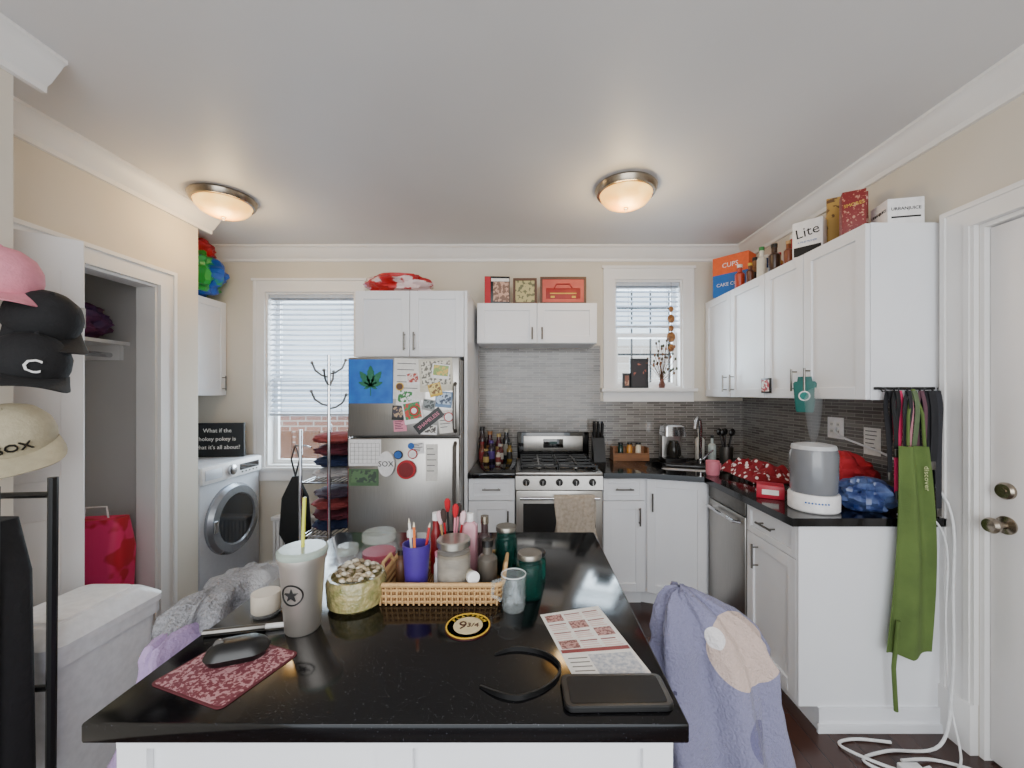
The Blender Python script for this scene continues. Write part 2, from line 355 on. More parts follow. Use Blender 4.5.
g=G(); g.box(.005,.425,0,.03,.1,.78,STEEL,.004); dd=P(g,'door',e); g=G(); g.box(.005,.425,0,.03,.785,.868,STEELD,.004); P(g,'control_panel',e)
g=G(); g.tube([(.05,0,.74),(.06,-.035,.745),(.215,-.045,.75),(.37,-.035,.745),(.38,0,.74)],.009,CHROME); P(g,'handle',dd)
ys=[1.735,2.128,2.47,2.885,3.285]
for i in range(4):
    y0,y1=ys[i],ys[i+1]; W=y1-y0-.002
    hx=[.05,W-.05,.05,W-.05][i]
    cabinet('wall_cabinet','white shaker wall cabinet over the long counter',(1.48,y1-.001,1.41),-90,W,.318,.77,[('door',0,W,0,.77,(hx,.1,'v'))],group='wall cabinets')
cabinet('wall_cabinet','white double-door wall cabinet above the stove',(-.357,2.97,1.81),0,.893,.325,.30,[('door',0,.446,0,.30,(.41,.07,'v',.09)),('door',.446,.893,0,.30,(.483,.07,'v',.09))],group='wall cabinets')
def pan(g): g.box(.724,.744,0,.645,-1.68,.439,CAB)
cabinet('refrigerator_cabinet','white double-door cabinet above the refrigerator with tall side panel',(-1.126,2.65,1.68),0,.723,.645,.44,[('door',0,.362,0,.44,(.33,.1,'v')),('door',.362,.723,0,.44,(.395,.1,'v'))],side=pan)
cabinet('wall_cabinet','white wall cabinet above the washing machine',(-2.46,2.64,1.42),90,.655,.335,.76,[('door',0,.326,0,.76,(.29,.1,'v')),('door',.328,.655,0,.76,(.61,.1,'v'))],group='wall cabinets')
# counters
g=G(); g.box(-.378,-.066,2.64,3.29,.875,.91,GRAN2,.003); S(g,'countertop','short black granite countertop beside the stove','countertop')
g=G(); fp=[(.52,2.64),(.79,2.64),(1.13,2.52),(1.13,1.69),(1.79,1.69),(1.79,3.29),(.52,3.29)]
g.ext([(x,y,.875) for x,y in fp],(0,0,.035),GRAN2)
ct=S(g,'countertop','long black granite countertop wrapping the corner','countertop')
SM=TR(1.17,2.84,.91,rz=-19)
g=G(); g.rrl([(-.1,.19,.14,.04),(.1,.19,.14,.04)],GRAN2,SM); cut=S(g,'cut',None,None)
md=ct.modifiers.new('b','BOOLEAN'); md.object=cut; md.operation='DIFFERENCE'; md.solver='EXACT'
dg=bpy.context.evaluated_depsgraph_get(); dg.update(); nm=bpy.data.meshes.new_from_object(ct.evaluated_get(dg)); ct.modifiers.clear(); ct.data=nm; bpy.data.objects.remove(cut)
g=G(); g.loft([rr(.2,.15,.04,-.036),rr(.188,.138,.04,-.036),rr(.18,.13,.05,-.16),rr(.03,.03,.02,-.17)],STEEL,cap=True)
S(g,'sink','small stainless steel undermount sink','sink',(1.17,2.84,.91),-19)
e=T('faucet','chrome kitchen faucet behind the sink','faucet',(1.33,3.03,.91))
g=G(); g.cyl((0,0,0),.025,.03,CHROME); g.tube([(0,0,.03),(0,0,.26),(-.02,-.03,.33),(-.06,-.08,.345),(-.09,-.12,.32),(-.1,-.13,.27)],.013,CHROME,10); P(g,'spout',e)
g=G(); g.tube([(.02,0,.03),(.05,0,.06),(.09,-.01,.1)],.007,CHROME); P(g,'lever',e)

# ---------- fridge
e=T('refrigerator','stainless steel top-freezer refrigerator covered in magnets','refrigerator',(-1.11,2.5,0))
g=G(); FG=mat('#8c8b8a',.45,.3); g.box(0,.7,.065,.72,.03,1.655,FG,.004)
for x in (.06,.64):
    for y in (.12,.66): g.cyl((x,y,0),.02,.03,BLK)
P(g,'body',e)
g=G(); g.box(.0,.7,0,.06,1.168,1.665,STEEL,.012); d=P(g,'freezer_door',e)
g=G(); g.tube([(.675,0,1.2),(.675,-.035,1.22),(.675,-.04,1.35),(.675,-.035,1.48),(.675,0,1.5)],.012,STEELD); P(g,'handle',d)
g=G(); g.box(.0,.7,0,.06,.06,1.16,STEEL,.012); d=P(g,'refrigerator_door',e)
g=G(); g.tube([(.675,0,1.13),(.675,-.035,1.11),(.675,-.04,.85),(.675,-.035,.6),(.675,0,.58)],.012,STEELD); P(g,'handle',d)
FY=2.4995
def plate(name,label,cat,x0,x1,z0,z1,m,roll=0,t=.002,deco=None,group='magnets and papers on the refrigerator',dy=0):
    g=G(); w,h=(x1-x0)/2,(z1-z0)/2; g.box(-w,w,-t,0,-h,h,m)
    if deco: deco(g,w,h,-t)
    return S(g,name,LB(label,' on refrigerator door'),cat,((x0+x1)/2,FY-dy,(z0+z1)/2),group=group,rot=(0,roll,0))
def leafd(g,w,h,y):
    lm=mat('#1f6b4d',.6)
    for a,L in ((0,.13),(36,.115),(-36,.115),(72,.08),(-72,.08),(112,.045),(-112,.045)):
        ra=math.radians(a); pts=[]
        for k in range(11):
            t=k/10; ww=.016*math.sin(pi*t)**.8*L/.1*(1+.3*(k%2)); pts.append((ww,L*t))
        pts+=[(-p[0],p[1]) for p in reversed(pts[1:-1])]
        v=[(p[0]*math.cos(ra)+p[1]*math.sin(ra),y-.002,-.03-p[0]*math.sin(ra)+p[1]*math.cos(ra)) for p in pts]
        g.ext(v,(0,.002,0),lm)
    g.box(-.003,.003,y-.002,y,-.09,-.03,lm)
plate('paper_bag','blue square bag with green leaf print','bag',-1.10,-.825,1.375,1.65,mat('#0f5cb8',.5,c2='#2272c8',ns=14),0,.006,leafd)
def lines(g,w,h,y,m=BLK,n=5,fw=.8):
    for i in range(n):
        z=h*.75-i*(1.5*h/n); L=w*fw*(.6+.4*random.random()); g.box(-w*fw,-w*fw+L*2,y-.0006,y,z-.002,z+.002,m)
def photo(c1,c2,ns=45):
    def f(g,w,h,y):
        g.box(-w*.85,w*.85,y-.0006,y,-h*.6,h*.85,mat(c1,.4,c2=c2,ns=ns,th=.5))
    return f
plate('poster','white printed paper sheet','paper',-.82,-.62,1.40,1.655,PAPER,2,.002,lines)
plate('paper_note','cream paper drawing with dark sketch','paper',-.66,-.45,1.45,1.655,mat('#d8d2c0',.7),-3,.002,photo('#ddd8c8','#6a665a',60),dy=.002)
plate('photo_card','small green and white photo card','photo',-.80,-.70,1.36,1.46,WHT,8,.002,photo('#2f7d3a','#e9e9e9'),dy=.003)
plate('photo_card','colourful portrait photo card','photo',-.76,-.64,1.25,1.39,WHT,-10,.002,photo('#c33a2c','#2d8b57'),dy=.004)
plate('sticker','black and pink sticker with white lettering','sticker',-.70,-.50,1.235,1.30,BLK,-38,.002,lambda g,w,h,y:(g.text('SHAMELESS',FT(0,y-.001,0),.032,PINK)),dy=.006)
plate('photo_card','blue photo card','photo',-.56,-.455,1.35,1.45,mat('#6f8fb5',.5),5,.002,photo('#b5c8de','#33425a'),dy=.003)
plate('photo_card','yellow photo card','photo',-.6,-.52,1.42,1.5,YEL,-14,.002,photo('#e6d07a','#7a5520'),dy=.005)
plate('paper_note','small pink note','paper',-.82,-.74,1.2,1.27,PINK,-4,.002,lines,dy=.001)
plate('paper_note','long white receipt','paper',-.54,-.455,1.19,1.33,PAPER,-6,.002,lines,dy=.002)
plate('photo_card','dark photo card','photo',-.83,-.755,1.27,1.36,BLK,4,.002,photo('#3a3340','#b89a7a'),dy=.001)
plate('photo_card','grey landscape photo card','photo',-.64,-.56,1.33,1.40,mat('#9a9a98',.5),10,.002,photo('#888f90','#3c4444'),dy=.004)
plate('photo_card','white photo card with dark figure','photo',-.65,-.55,1.18,1.24,WHT,3,.002,photo('#e0dcd4','#4a4440'),dy=.001)
plate('photo_card','white photo card with red print','photo',-.74,-.66,1.49,1.57,WHT,-7,.002,photo('#e6cfc8','#a83a30'),dy=.004)
plate('photo_card','green and yellow photo card','photo',-.58,-.47,1.53,1.62,WHT,6,.002,photo('#8aa85a','#d9b85a'),dy=.005)
plate('calendar_board','white dry-erase calendar board','whiteboard',-1.1,-.9,.985,1.15,WHT,0,.004,lambda g,w,h,y:([g.box(-w*.9,w*.9,y-.0006,y,-h*.8+i*h*.3,-h*.8+i*h*.3+.0015,STEELD) for i in range(6)],[g.box(-w*.9+i*w*.26,-w*.9+i*w*.26+.0015,y-.0006,y,-h*.8,h*.7,STEELD) for i in range(8)]))
plate('photo_card','green printed card','card',-1.1,-.915,.86,.965,mat('#4f6d4a',.5),0,.002,photo('#5d7a55','#3c4a40',25))
plate('paper_note','white note paper','paper',-.62,-.545,.89,1.12,PAPER,0,.002,lines)
plate('paper_note','small square note','paper',-.7,-.63,1.06,1.13,WHT,-5,.002,lines)
def disc(name,label,cx,cz,r,cs,txt=None,z=.006,s=(1,1)):
    g=G(); M=TR(0,0,0,rx=90)@Matrix.Diagonal((s[0],s[1],1,1)); g.cyl((0,0,0),r,z,cs[0],seg=28,M=M,bev=.001)
    for k,c in enumerate(cs[1:]): g.cyl((0,0,z),r*(.8-.3*k),.001+.0005*k,c,seg=24,M=M)
    if txt: g.text(txt,FT(0,-z-.0025,0),r*.8,WHT if cs[-1]!=WHT else BLK)
    S(g,name,LB(label,' on refrigerator door'),'magnet',(cx,FY-.006,cz),group='magnets and papers on the refrigerator')
disc('magnet','round green and red magnet',-.69,1.33,.035,(GREEN,RED,WHT)); disc('magnet','round red magnet',-.475,1.29,.03,(RED,WHT)); disc('magnet','small round yellow magnet',-.78,1.48,.025,(YEL,BRN))
disc('magnet','white pouch magnet with black lettering',-.86,1.0,.06,(WHT,),'SOX',.02,(.85,1.3)); disc('magnet','round black magnet',-.79,1.055,.028,(BLK,BLUE))
disc('magnet','round red tomato-shaped magnet',-.735,.965,.058,(RED,mat('#7d1119',.4)),None,.025); disc('magnet','red and white badge magnet',-.70,1.06,.03,(RED,WHT)); disc('magnet','blue clip magnet',-.71,1.11,.02,(BLUE,))

# ---------- stove
e=T('gas_stove','stainless steel gas stove with black grates','stove',(-.062,2.64,0)); W=.578
g=G(); g.box(0,W,.036,.64,.04,.889,STEELD); g.box(.02,W-.02,.08,.62,0,.04,BLK); P(g,'body',e)
g=G(); g.box(0,W,.01,.589,.89,.912,STEEL,.004); g.box(.025,W-.025,.06,.58,.909,.915,BLKG,.002)
for x in (.16,W-.16):
    for y in (.19,.45): g.cyl((x,y,.915),.045,.008,STEELD); g.cyl((x,y,.923),.032,.01,BLK)
P(g,'cooktop',e)
for x0 in (.03,W/2+.003):
    g=G(); x1=x0+W/2-.033
    for x in (x0,(x0+x1)/2,x1): g.box(x-.005,x+.005,.07,.57,.938,.95,BLK)
    for y in (.07,.19,.32,.45,.57): g.box(x0-.005,x1+.005,y-.005,y+.005,.938,.951,BLK)
    for x in (x0,x1):
        for y in (.07,.57): g.box(x-.006,x+.006,y-.006,y+.006,.914,.94,BLK)
    P(g,'burner_grate',e)
g=G(); g.box(0,W,.59,.64,.912,1.125,BLKG,.006); g.box(.05,W-.05,.58,.59,.97,1.095,STEEL,.004); g.box(W/2-.08,W/2+.08,.575,.58,1.0,1.07,BLKG,.002); g.box(W/2-.03,W/2+.03,.573,.575,1.03,1.05,mat('#12302c',.2,em=.3))
P(g,'backguard',e)
g=G(); g.ext([(0,.035,.8),(0,0,.8),(0,.01,.889),(0,.035,.889)],(W,0,0),STEEL); P(g,'control_panel',e)
for i in range(5):
    g=G(); M=TR(.07+i*(W-.14)/4,.0035,.85,rx=90); g.lathe([(.024,0),(.023,.012),(.019,.014),(.017,.032),(0,.033)],BLK,M=M,seg=20); g.box(-.003,.003,-.015,.015,.03,.035,STEEL,M=M); P(g,'knob',e)
g=G(); g.box(.003,W-.003,0,.035,.25,.795,STEEL,.006); g.box(.05,W-.05,-.002,.002,.31,.71,BLKG,.001); d=P(g,'oven_door',e)
g=G(); g.tube([(.05,-.0,.75),(.05,-.045,.755)],.008,CHROME); g.tube([(W-.05,0,.75),(W-.05,-.045,.755)],.008,CHROME); g.tube([(.03,-.045,.755),(W-.03,-.045,.755)],.011,CHROME,12); P(g,'handle',d)
g=G(); g.box(.003,W-.003,0,.035,.06,.24,STEEL,.006); P(g,'drawer',e)
TOW=mat('#c9bcac',.95,c2='#ad9e8c',ns=50,bump=.6,bs=300)
def tw(u,v):
    s=v*.62; hz=.767
    x=(u-.5)*(.28-.03*math.sin(v*3))+.012*math.sin(v*9+u*5)
    f=.007*math.sin(u*22+v*2)
    if s<.27: y=.013+f*.3; z=hz-.27+s
    elif s<.31: a=(s-.27)/.04*pi; y=.013*math.cos(a); z=hz+.013*math.sin(a)
    else: y=-.016-f-.004; z=hz-(s-.31)
    return (x,y,z)
g=G(); g.sheet(tw,24,40,TOW,th=.005); S(g,'dish_towel','beige dish towel hanging over the oven handle','towel',(.325,2.595,-.003))

# ---------- washer
WM=mat('#cdd0d6',.35,c2='#c8cbd1')
e=T('washing_machine','silver front-loading washing machine','washing machine',(-2.145,2.66,0),90)
g=G(); g.box(0,.6,.02,.6,.03,.94,WM,.008); 
for x in (.06,.54):
    for y in (.08,.54): g.cyl((x,y,0),.02,.03,BLK)
P(g,'body',e)
g=G(); g.box(.005,.595,0,.02,.82,.935,WHT,.004); g.box(.35,.56,-.003,.0,.86,.905,BLKG)
for i in range(5): g.cyl((0,0,0),.006,.004,STEELD,M=TR(.37+i*.04,-.003,.845,rx=90),seg=10)
P(g,'control_panel',e)
g=G(); g.box(.02,.17,-.004,.0,.845,.915,WM,.003); P(g,'detergent_drawer',e)
g=G(); g.lathe([(.038,0),(.036,.02),(.03,.024),(0,.024)],CHROME,M=TR(.26,0,.88,rx=90)); P(g,'dial',e)
g=G(); M=TR(.29,.02,.52,rx=90); g.lathe([(.255,0),(.255,.02),(.235,.045),(.185,.05),(.17,.035)],mat('#a4a9b0',.25,.7),M=M,seg=48,cap=False); d=P(g,'door',e)
g=G(); g.lathe([(.178,.04),(.165,.03),(.1,.005),(0,-.005)],mat('#2c3238',.08,coat=.5,c2='#15181c',ns=6),M=M,seg=40); P(g,'door_glass',d)
g=G(); g.box(-.23,-.2,-.04,.04,.045,.06,CHROME,.004,M=M); P(g,'handle',d)
g=G(); g.rrl([(0,.19,.012,.002),(.265,.19,.012,.002)],BLK); y=-.0125
for i,t in enumerate(('What if the','hokey pokey is','what it\'s all about?')): g.text(t,FT(0,y,.205-i*.065),.044,PAPER)
S(g,'sign_board','black sign with handwritten-style white question','sign',(-2.4,3.13,.941),8)
g=G(); 
for k in range(14): g.box(-2.02+k*.03,-2.0+k*.03,3.2,3.28,.08,.42,TRIM,.004)
g.box(-2.03,-1.6,3.19,3.285,.0,.08,TRIM,.004); g.box(-2.03,-1.6,3.19,3.285,.42,.45,TRIM,.004)
S(g,'radiator','white finned radiator below the window','radiator')
e=T('wire_rack','chrome wire rack holding piled clothes','rack',(-1.47,2.62,0))
for x in (0,.32):
    for y in (0,.4): g=G(); g.tube([(x,y,0),(x,y,1.2)],.011,CHROME); P(g,'pole',e)
for z in (.5,.85):
    g=G()
    for y in (0,.4): g.tube([(0,y,z),(.32,y,z)],.006,CHROME)
    for k in range(11): g.tube([(k*.032,0,z),(k*.032,.4,z)],.003,CHROME,6)
    P(g,'shelf',e)
cl=['#7a1d2b','#1d2a4d','#a9a6a2','#5a2230','#30374f','#8b3a3a','#2b2d3a','#4a3a4a','#b9b4b4']
for base in (.507,.857):
    z=base
    for k in range(4):
        h=.065+.02*random.random(); c=cl[(k*2+int(base*20))%9] 
        g=G(); g.lump((.135+.02*random.random(),.16,.1),h,mat(c,.9,bump=.3,bs=80),seed=k*3+base*10,amp=.22,fine=.08); 
        S(g,'folded_garment','loosely folded garment piled on wire rack','clothing',(-1.31,2.81,z),random.uniform(-12,12),group='folded clothes on the rack'); z+=h+.002
e=T('coat_stand','slim chrome coat stand beside the refrigerator','coat stand',(-1.24,2.53,0))
g=G(); g.tube([(0,0,.01),(0,0,1.68)],.01,CHROME); 
for a in range(4): g.tube([(0,0,.1),(.07*math.cos(a*pi/2),.07*math.sin(a*pi/2),.02),(.08*math.cos(a*pi/2),.08*math.sin(a*pi/2),.0)],.007,CHROME)
P(g,'pole',e)
for i,(a,z) in enumerate(((10,1.62),(190,1.6),(100,1.55),(280,1.55),(200,1.42),(20,1.4))):
    c,s_=math.cos(math.radians(a)),math.sin(math.radians(a)); g=G(); g.tube([(0,0,z-.06),(.04*c,.04*s_,z-.05),(.08*c,.08*s_,z-.02),(.1*c,.1*s_,z+.03)],.006,STEELD); g.ball((.1*c,.1*s_,z+.03),.01,STEELD,8); P(g,'hook',e)
g=G(); g.tube([(0,0,.5),(-.03,0,.62),(0,0,.72),(.03,0,.62),(0,0,.5)],.006,BLK); g.rrl([(0,.05,.03,.02),(.1,.1,.05,.03),(.35,.085,.045,.03),(.5,.02,.015,.01)],mat('#101214',.7,bump=.3,bs=40)); S(g,'hanging_bag','black bag hanging from arm beneath the window','bag',(-1.63,2.84,.35))
g=G(); g.tube([(-1.63,2.84,1.065),(-1.55,2.84,1.065),(-1.472,2.75,1.065)],.006,CHROME); S(g,'towel_arm','slim metal arm clipped to the wire rack','rack arm')

# ---------- island
e=T('kitchen_island','white kitchen island with black granite top','kitchen island',(0,0,0))
g=G(); g.box(-.68,.24,.69,1.5,.101,.839,CAB); g.box(-.69,.25,.68,1.51,0,.1,CAB); g.box(-.69,.25,.675,1.51,.84,.877,CAB)
for a,b in ((-.69,-.64),(-.25,-.19),(.2,.25)): g.box(a,b,.676,.689,.1,.84,CAB)
P(g,'body',e)
g=G(); g.box(-.712,.264,.64,1.525,.878,.91,GRAN,.004); P(g,'countertop',e,'black speckled granite top')
Z=.91
MP=mat('#6d2f3a',.8,c2='#b08286',ns=170,th=.5)
g=G(); g.rrl([(0,.092,.078,.012),(.002,.092,.078,.012)],mat('#5a1f28',.8)); g.rrl([(.002,.088,.074,.01),(.003,.088,.074,.01)],MP); S(g,'mouse_pad','dark red floral patterned mouse pad','mouse pad',(-.571,.77,Z),-19)
e=T('computer_mouse','black computer mouse on patterned pad','computer mouse',(-.575,.80,Z+.003),-70)
g=G(); g.rrl([(0,.027,.05,.026),(.012,.031,.056,.028),(.024,.027,.05,.026),(.034,.016,.035,.015),(.036,.006,.02,.005)],BLK,n=7); P(g,'body',e)
g=G(); g.cyl((0,0,0),.009,.005,STEELD,M=TR(0,-.03,.033,ry=90)); P(g,'scroll_wheel',e)
g=G(); g.tube([(-.07,-.015,.008),(.05,.01,.008)],.007,STEELD); g.tube([(.05,.01,.008),(.09,.018,.008)],.0055,WHT); S(g,'vape_pen','slim grey and white pen beside the mouse','pen',(-.63,.885,Z))
e=T('tumbler','stainless steel insulated tumbler with lid and straw','tumbler',(-.5,.9,Z))
g=G(); g.lathe([(.033,0),(.036,.004),(.046,.15),(.05,.16),(.05,.17)],mat('#cfc8c0',.45,.85,c2='#bdb6ae',ns=6),seg=40)
g.tube([(math.sin(a_)*.022-.001,-math.sqrt(max((.036+(.095+math.cos(a_)*.022)*.0685)**2-(math.sin(a_)*.022-.001)**2,0))-.0005,.095+math.cos(a_)*.022) for a_ in [2*pi*k/24 for k in range(24)]],.0018,BLK,6,closed=True)
st=[]
for k in range(10):
    r_=.015 if k%2==0 else .006; a_=2*pi*k/10; x_=math.sin(a_)*r_-.001; st.append((x_,-.0448,.095+math.cos(a_)*r_))
g.ext(st,(0,.005,0),BLK)
P(g,'body',e)
g=G(); g.lathe([(.05,.168),(.052,.171),(.052,.18),(.047,.184),(.0,.184)],mat('#a3b0a6',.25),seg=40); P(g,'lid',e,'pale translucent plastic lid')
g=G(); g.tube([(.0,0,.184),(.004,0,.295)],.004,mat('#c8c94a',.4)); P(g,'straw',e,'yellow-green straw')
def jar(name,label,loc,r,h,content,ch,lid=None,cat='jar',gl=GLS,group=None,lidh=.02):
    e=T(name,label,cat,loc,group=group)
    g=G(); g.lathe([(r*.9,0),(r,.006),(r,h*.78),(r*.86,h*.86),(r*.86,h)],gl,seg=28,cap=False); g.lathe([(r*.9,0),(r*.9,.004)],gl,seg=28); P(g,'glass_body',e)
    if content: g=G(); g.lathe([(r*.85,.006),(r*.93,.01),(r*.93,ch)],content,seg=28); P(g,'contents',e)
    if lid: g=G(); g.lathe([(r*.9,h-.002),(r*.95,h),(r*.95,h+lidh-.003),(r*.9,h+lidh),(0,h+lidh)],lid,seg=28); P(g,'lid',e)
    return e
CLR=glass('#ffffff',.07)
jar('candle_jar','tall glass candle jar with cream wax',(-.625,.965,Z),.033,.115,mat('#c4b8a6',.6),.05,cat='candle',gl=CLR)
e=T('glass_bowl','glass bowl heaped with pale seashells','bowl',(-.425,1.01,Z))
g=G(); YG=mat('#a89a68',.15,c2='#7a7a4a',ns=60,coat=.5,bump=.6,bs=90); g.lathe([(.055,0),(.068,.01),(.072,.06),(.066,.075),(.06,.075),(.062,.06),(.05,.055)],YG,seg=32); P(g,'body',e)
g=G()
for k in range(90):
    a=random.random()*6.28; r_=.052*math.sqrt(random.random()); s_=.6+.5*random.random(); g.ball((r_*math.cos(a),r_*math.sin(a),.07+.03*(1-r_/.06)+random.random()*.01),(.009*s_,.006*s_,.006*s_),mat(random.choice(['#c3b9a6','#a9987a','#d4ccb9','#7a6a52']),.5),8,.3)
P(g,'shells',e,'pale shells',kind='stuff')
jar('candle_jar','round glass candle with pink wax and clear lid',(-.43,1.18,Z),.05,.1,mat('#a82248',.4),.065,glass('#e8ece8',.25),cat='candle',lidh=.022,gl=CLR)
jar('glass_jar','small clear glass jar beside candle',(-.5,1.13,Z),.03,.08,None,0,glass('#e8ece8',.25))
WK=mat('#b58858',.7,c2='#7c5530',ns=45,kind='wave',bump=.8); WK2=mat('#cba26e',.7,bump=.5)
e=T('wicker_tray','rectangular tan wicker tray holding toiletries','tray',(-.215,1.1,Z))
g=G(); g.box(-.15,.15,-.095,.095,0,.006,WK)
for k in range(6): g.tube([(x,y,.008+k*.0075) for x,y,_ in rr(.152+k*.001,.098+k*.001,.02,0)],.0048,WK if k%2 else WK2,6,closed=True)
for k in range(22):
    x=-.145+k*.0138
    for y in (-.1,.1): g.tube([(x,y*1.05,.002),(x,y*1.06,.05)],.0025,WK2,5)
g.tube([(x,y,.052) for x,y,_ in rr(.16,.105,.02,0)],.006,WK2,6,closed=True); P(g,'basket',e)
for s_ in (-1,1): g=G(); g.tube([(s_*.16,-.04,.05),(s_*.165,-.03,.075),(s_*.165,.03,.075),(s_*.16,.04,.05)],.005,WK2); P(g,'handle',e)
TZ=Z+.006
def bottle(name,label,loc,r,h,m,cap,neck=.4,nh=.25,group=None,cat='bottle',lab=None):
    e=T(name,label,cat,loc,group=group); g=G(); b=h*(1-nh)
    g.lathe([(r*.92,0),(r,.004),(r,b*.88),(r*.75,b*.96),(r*neck,b),(r*neck,h*.92)],m,seg=24)
    if lab: g.lathe([(r+.0006,b*.2),(r+.0006,b*.7)],lab,seg=24,cap=False)
    P(g,'body',e); g=G(); g.cyl((0,0,h*.9),r*neck*1.15,h*.1+.004,cap,seg=16); P(g,'cap',e); return e
e=T('cup','tall purple plastic cup in wicker tray','cup',(-.285,1.05,TZ)); g=G(); g.lathe([(.027,0),(.036,.13),(.033,.13),(.026,.01)],PURP,seg=28); P(g,'body',e)
for k,(a,c) in enumerate(((0.6,'#c22a2a'),(2.4,'#e9e6e0'),(4.8,'#d9733a'))):
    g=G(); p0=(-.285+.008*math.cos(a),1.05+.008*math.sin(a),TZ+.012); p1=(-.285+.035*math.cos(a),1.05+.035*math.sin(a),TZ+.165+.01*k); g.tube([p0,p1],.0036,mat(c,.5),6); g.tube([p1,(p1[0]+.002*math.cos(a),p1[1]+.002*math.sin(a),p1[2]+.012)],[.0036,.0008],CREAM,6)
    S(g,'pencil','coloured pencil standing in purple cup','pencil',group='pencils in the cup')
jar('storage_jar','tall glass jar of beige sugar with silver lid',(-.187,1.05,TZ),.046,.125,mat('#6d6558',.5,c2='#8a8070',ns=60),.11,mat('#a9a49a',.3,.9),lidh=.018,gl=CLR)
e=T('makeup_brush_holder','black cup of brushes and cosmetics','cup',(-.21,1.14,TZ)); g=G(); g.lathe([(.03,0),(.034,.12),(.031,.12),(.028,.01)],BLK,seg=24); P(g,'body',e)
for k in range(6):
    a=k*1.05; g=G(); p0=Vector((-.21+.01*math.cos(a),1.14+.01*math.sin(a),TZ+.012)); p1=Vector((-.21+.03*math.cos(a),1.14+.03*math.sin(a),TZ+.15+.014*(k%3))); g.tube([p0,p1],.003,mat(['#b01222','#d98a9a','#0c0c0d','#c9a06a'][k%4],.4),6); d=(p1-p0).normalized()
    g.tube([p1,p1+d*.012,p1+d*.03,p1+d*.038],[.004,.008,.009,.004],mat(['#e7c2c8','#3a2a26','#b01222'][k%3],.9),8); S(g,'makeup_brush','thin makeup brush standing in black cup','brush',group='brushes in the cup')
bottle('spray_bottle','dark slim bottle with metal cap',(-.115,1.14,TZ),.02,.17,mat('#3b2b2c',.2),NICK,.5)
bottle('lotion_bottle','grey metal bottle with black cap',(-.1,1.065,TZ),.026,.13,mat('#6d675f',.3,.6),BLK,.5)
e=T('pill_bottle','small white-capped bottle lying in wicker tray','bottle',(-.135,1.0205,TZ+.055)); e.rotation_euler=(math.radians(80),0,math.radians(25)); g=G(); g.cyl((0,0,-.04),.014,.04,mat('#c9bfa8',.3)); P(g,'body',e); g=G(); g.cyl((0,0,0),.016,.016,WHT,bev=.002); P(g,'cap',e)
e=T('pink_bottle','small pink perfume bottle with white top','bottle',(-.16,1.165,TZ)); g=G(); g.rrl([(0,.022,.015,.008),(.14,.022,.015,.008),(.15,.012,.01,.008)],mat('#c9909a',.3)); P(g,'body',e); g=G(); g.cyl((0,0,.15),.011,.025,WHT,bev=.002); P(g,'cap',e)
bottle('cosmetics_bottle','white capped cosmetics tube in tray',(-.33,1.16,TZ),.018,.12,mat('#7a1f33',.3),WHT,.6)
bottle('cosmetics_bottle','brown cosmetics bottle in tray',(-.34,1.1,TZ),.015,.09,BRN,BLK,.6); bottle('cosmetics_bottle','tall red cosmetics bottle in tray',(-.26,1.17,TZ),.016,.17,mat('#8a1520',.3),WHT,.6)
bottle('cosmetics_bottle','white lotion bottle with pink cap',(-.235,1.085,TZ),.012,.09,WHT,PINK,.7)
GJ=glass('#1e4f48',.25,'#b8dcd4')
jar('apothecary_jar','dark green glass jar with silver lid',(.012,1.05,Z),.034,.1,GREENB,.088,mat('#8d8980',.3,.9),gl=GJ,lidh=.012)
jar('apothecary_jar','tall green glass jar with silver lid',(-.055,1.17,Z),.032,.13,GREENB,.11,mat('#8d8980',.3,.9),gl=GJ,lidh=.012)
jar('apothecary_jar','teal glass candle jar with dark lid',(.03,1.14,Z),.03,.07,TEAL,.05,BLK,gl=GJ,lidh=.01)
CG=glass('#eef6f8',.1,'#fbfdfd')
e=T('glass_mug','clear dimpled glass mug beside wicker tray','mug',(-.028,.985,Z)); g=G()
g.lathe([(.026,0),(.03,.01),(.028,.02),(.031,.03),(.028,.04),(.031,.05),(.028,.06),(.031,.07),(.03,.085)],CG,seg=12,cap=False); g.lathe([(.027,0),(.027,.005)],CG,seg=12); g.tube([(.03*math.cos(a*pi/8),.03*math.sin(a*pi/8),.085) for a in range(16)],.0015,glass('#ffffff',.4,'#ffffff'),6,closed=True); P(g,'body',e)
g=G(); g.tube([(-.03,0,.07),(-.05,0,.065),(-.052,0,.03),(-.03,0,.02)],.005,CG); P(g,'handle',e)
for k,(x,y,z) in enumerate(((-.008,-.006,.006),(.009,.004,.006),(-.004,.008,.024),(.006,-.008,.026),(0,.002,.045))):
    g=G(); g.box(-.008,.008,-.008,.008,0,.016,glass('#eef4fa',.14,'#f8fbfd'),.002,M=TR(0,0,0,rz=k*25)); S(g,'glass_cube','small clear glass cube inside the mug','cube',(-.028+x,.985+y,Z+.006+z),group='glass cubes in the mug')
g=G(); DR=mat('#3a0d12',.4); g.cyl((0,0,0),.052,.003,DR,seg=40); g.lathe([(.05,.003),(.05,.0045),(.047,.0045),(.047,.003)],YEL,seg=40); g.cyl((0,0,.003),.033,.0012,mat('#d8c9a0',.5),seg=40)
g.text('9',TR(-.012,-.002,.0045),.042,DR); g.text('3/4',TR(.011,0,.0045),.022,DR)
for k,ch in enumerate('PLATFORM'):
    a=math.radians(150-k*120/7); g.text(ch,TR(.0395*math.cos(a),.0395*math.sin(a),.0035,rz=math.degrees(a)-90),.012,YEL)
S(g,'round_coaster','round dark red and gold coaster with lettering','coaster',(-.129,.906,Z),0)
hp=[(-.061,.809),(-.025,.822),(.01,.819),(.045,.803),(.067,.771),(.06,.738),(.036,.712),(.01,.697),(-.017,.690),(-.05,.7),(-.081,.721)]
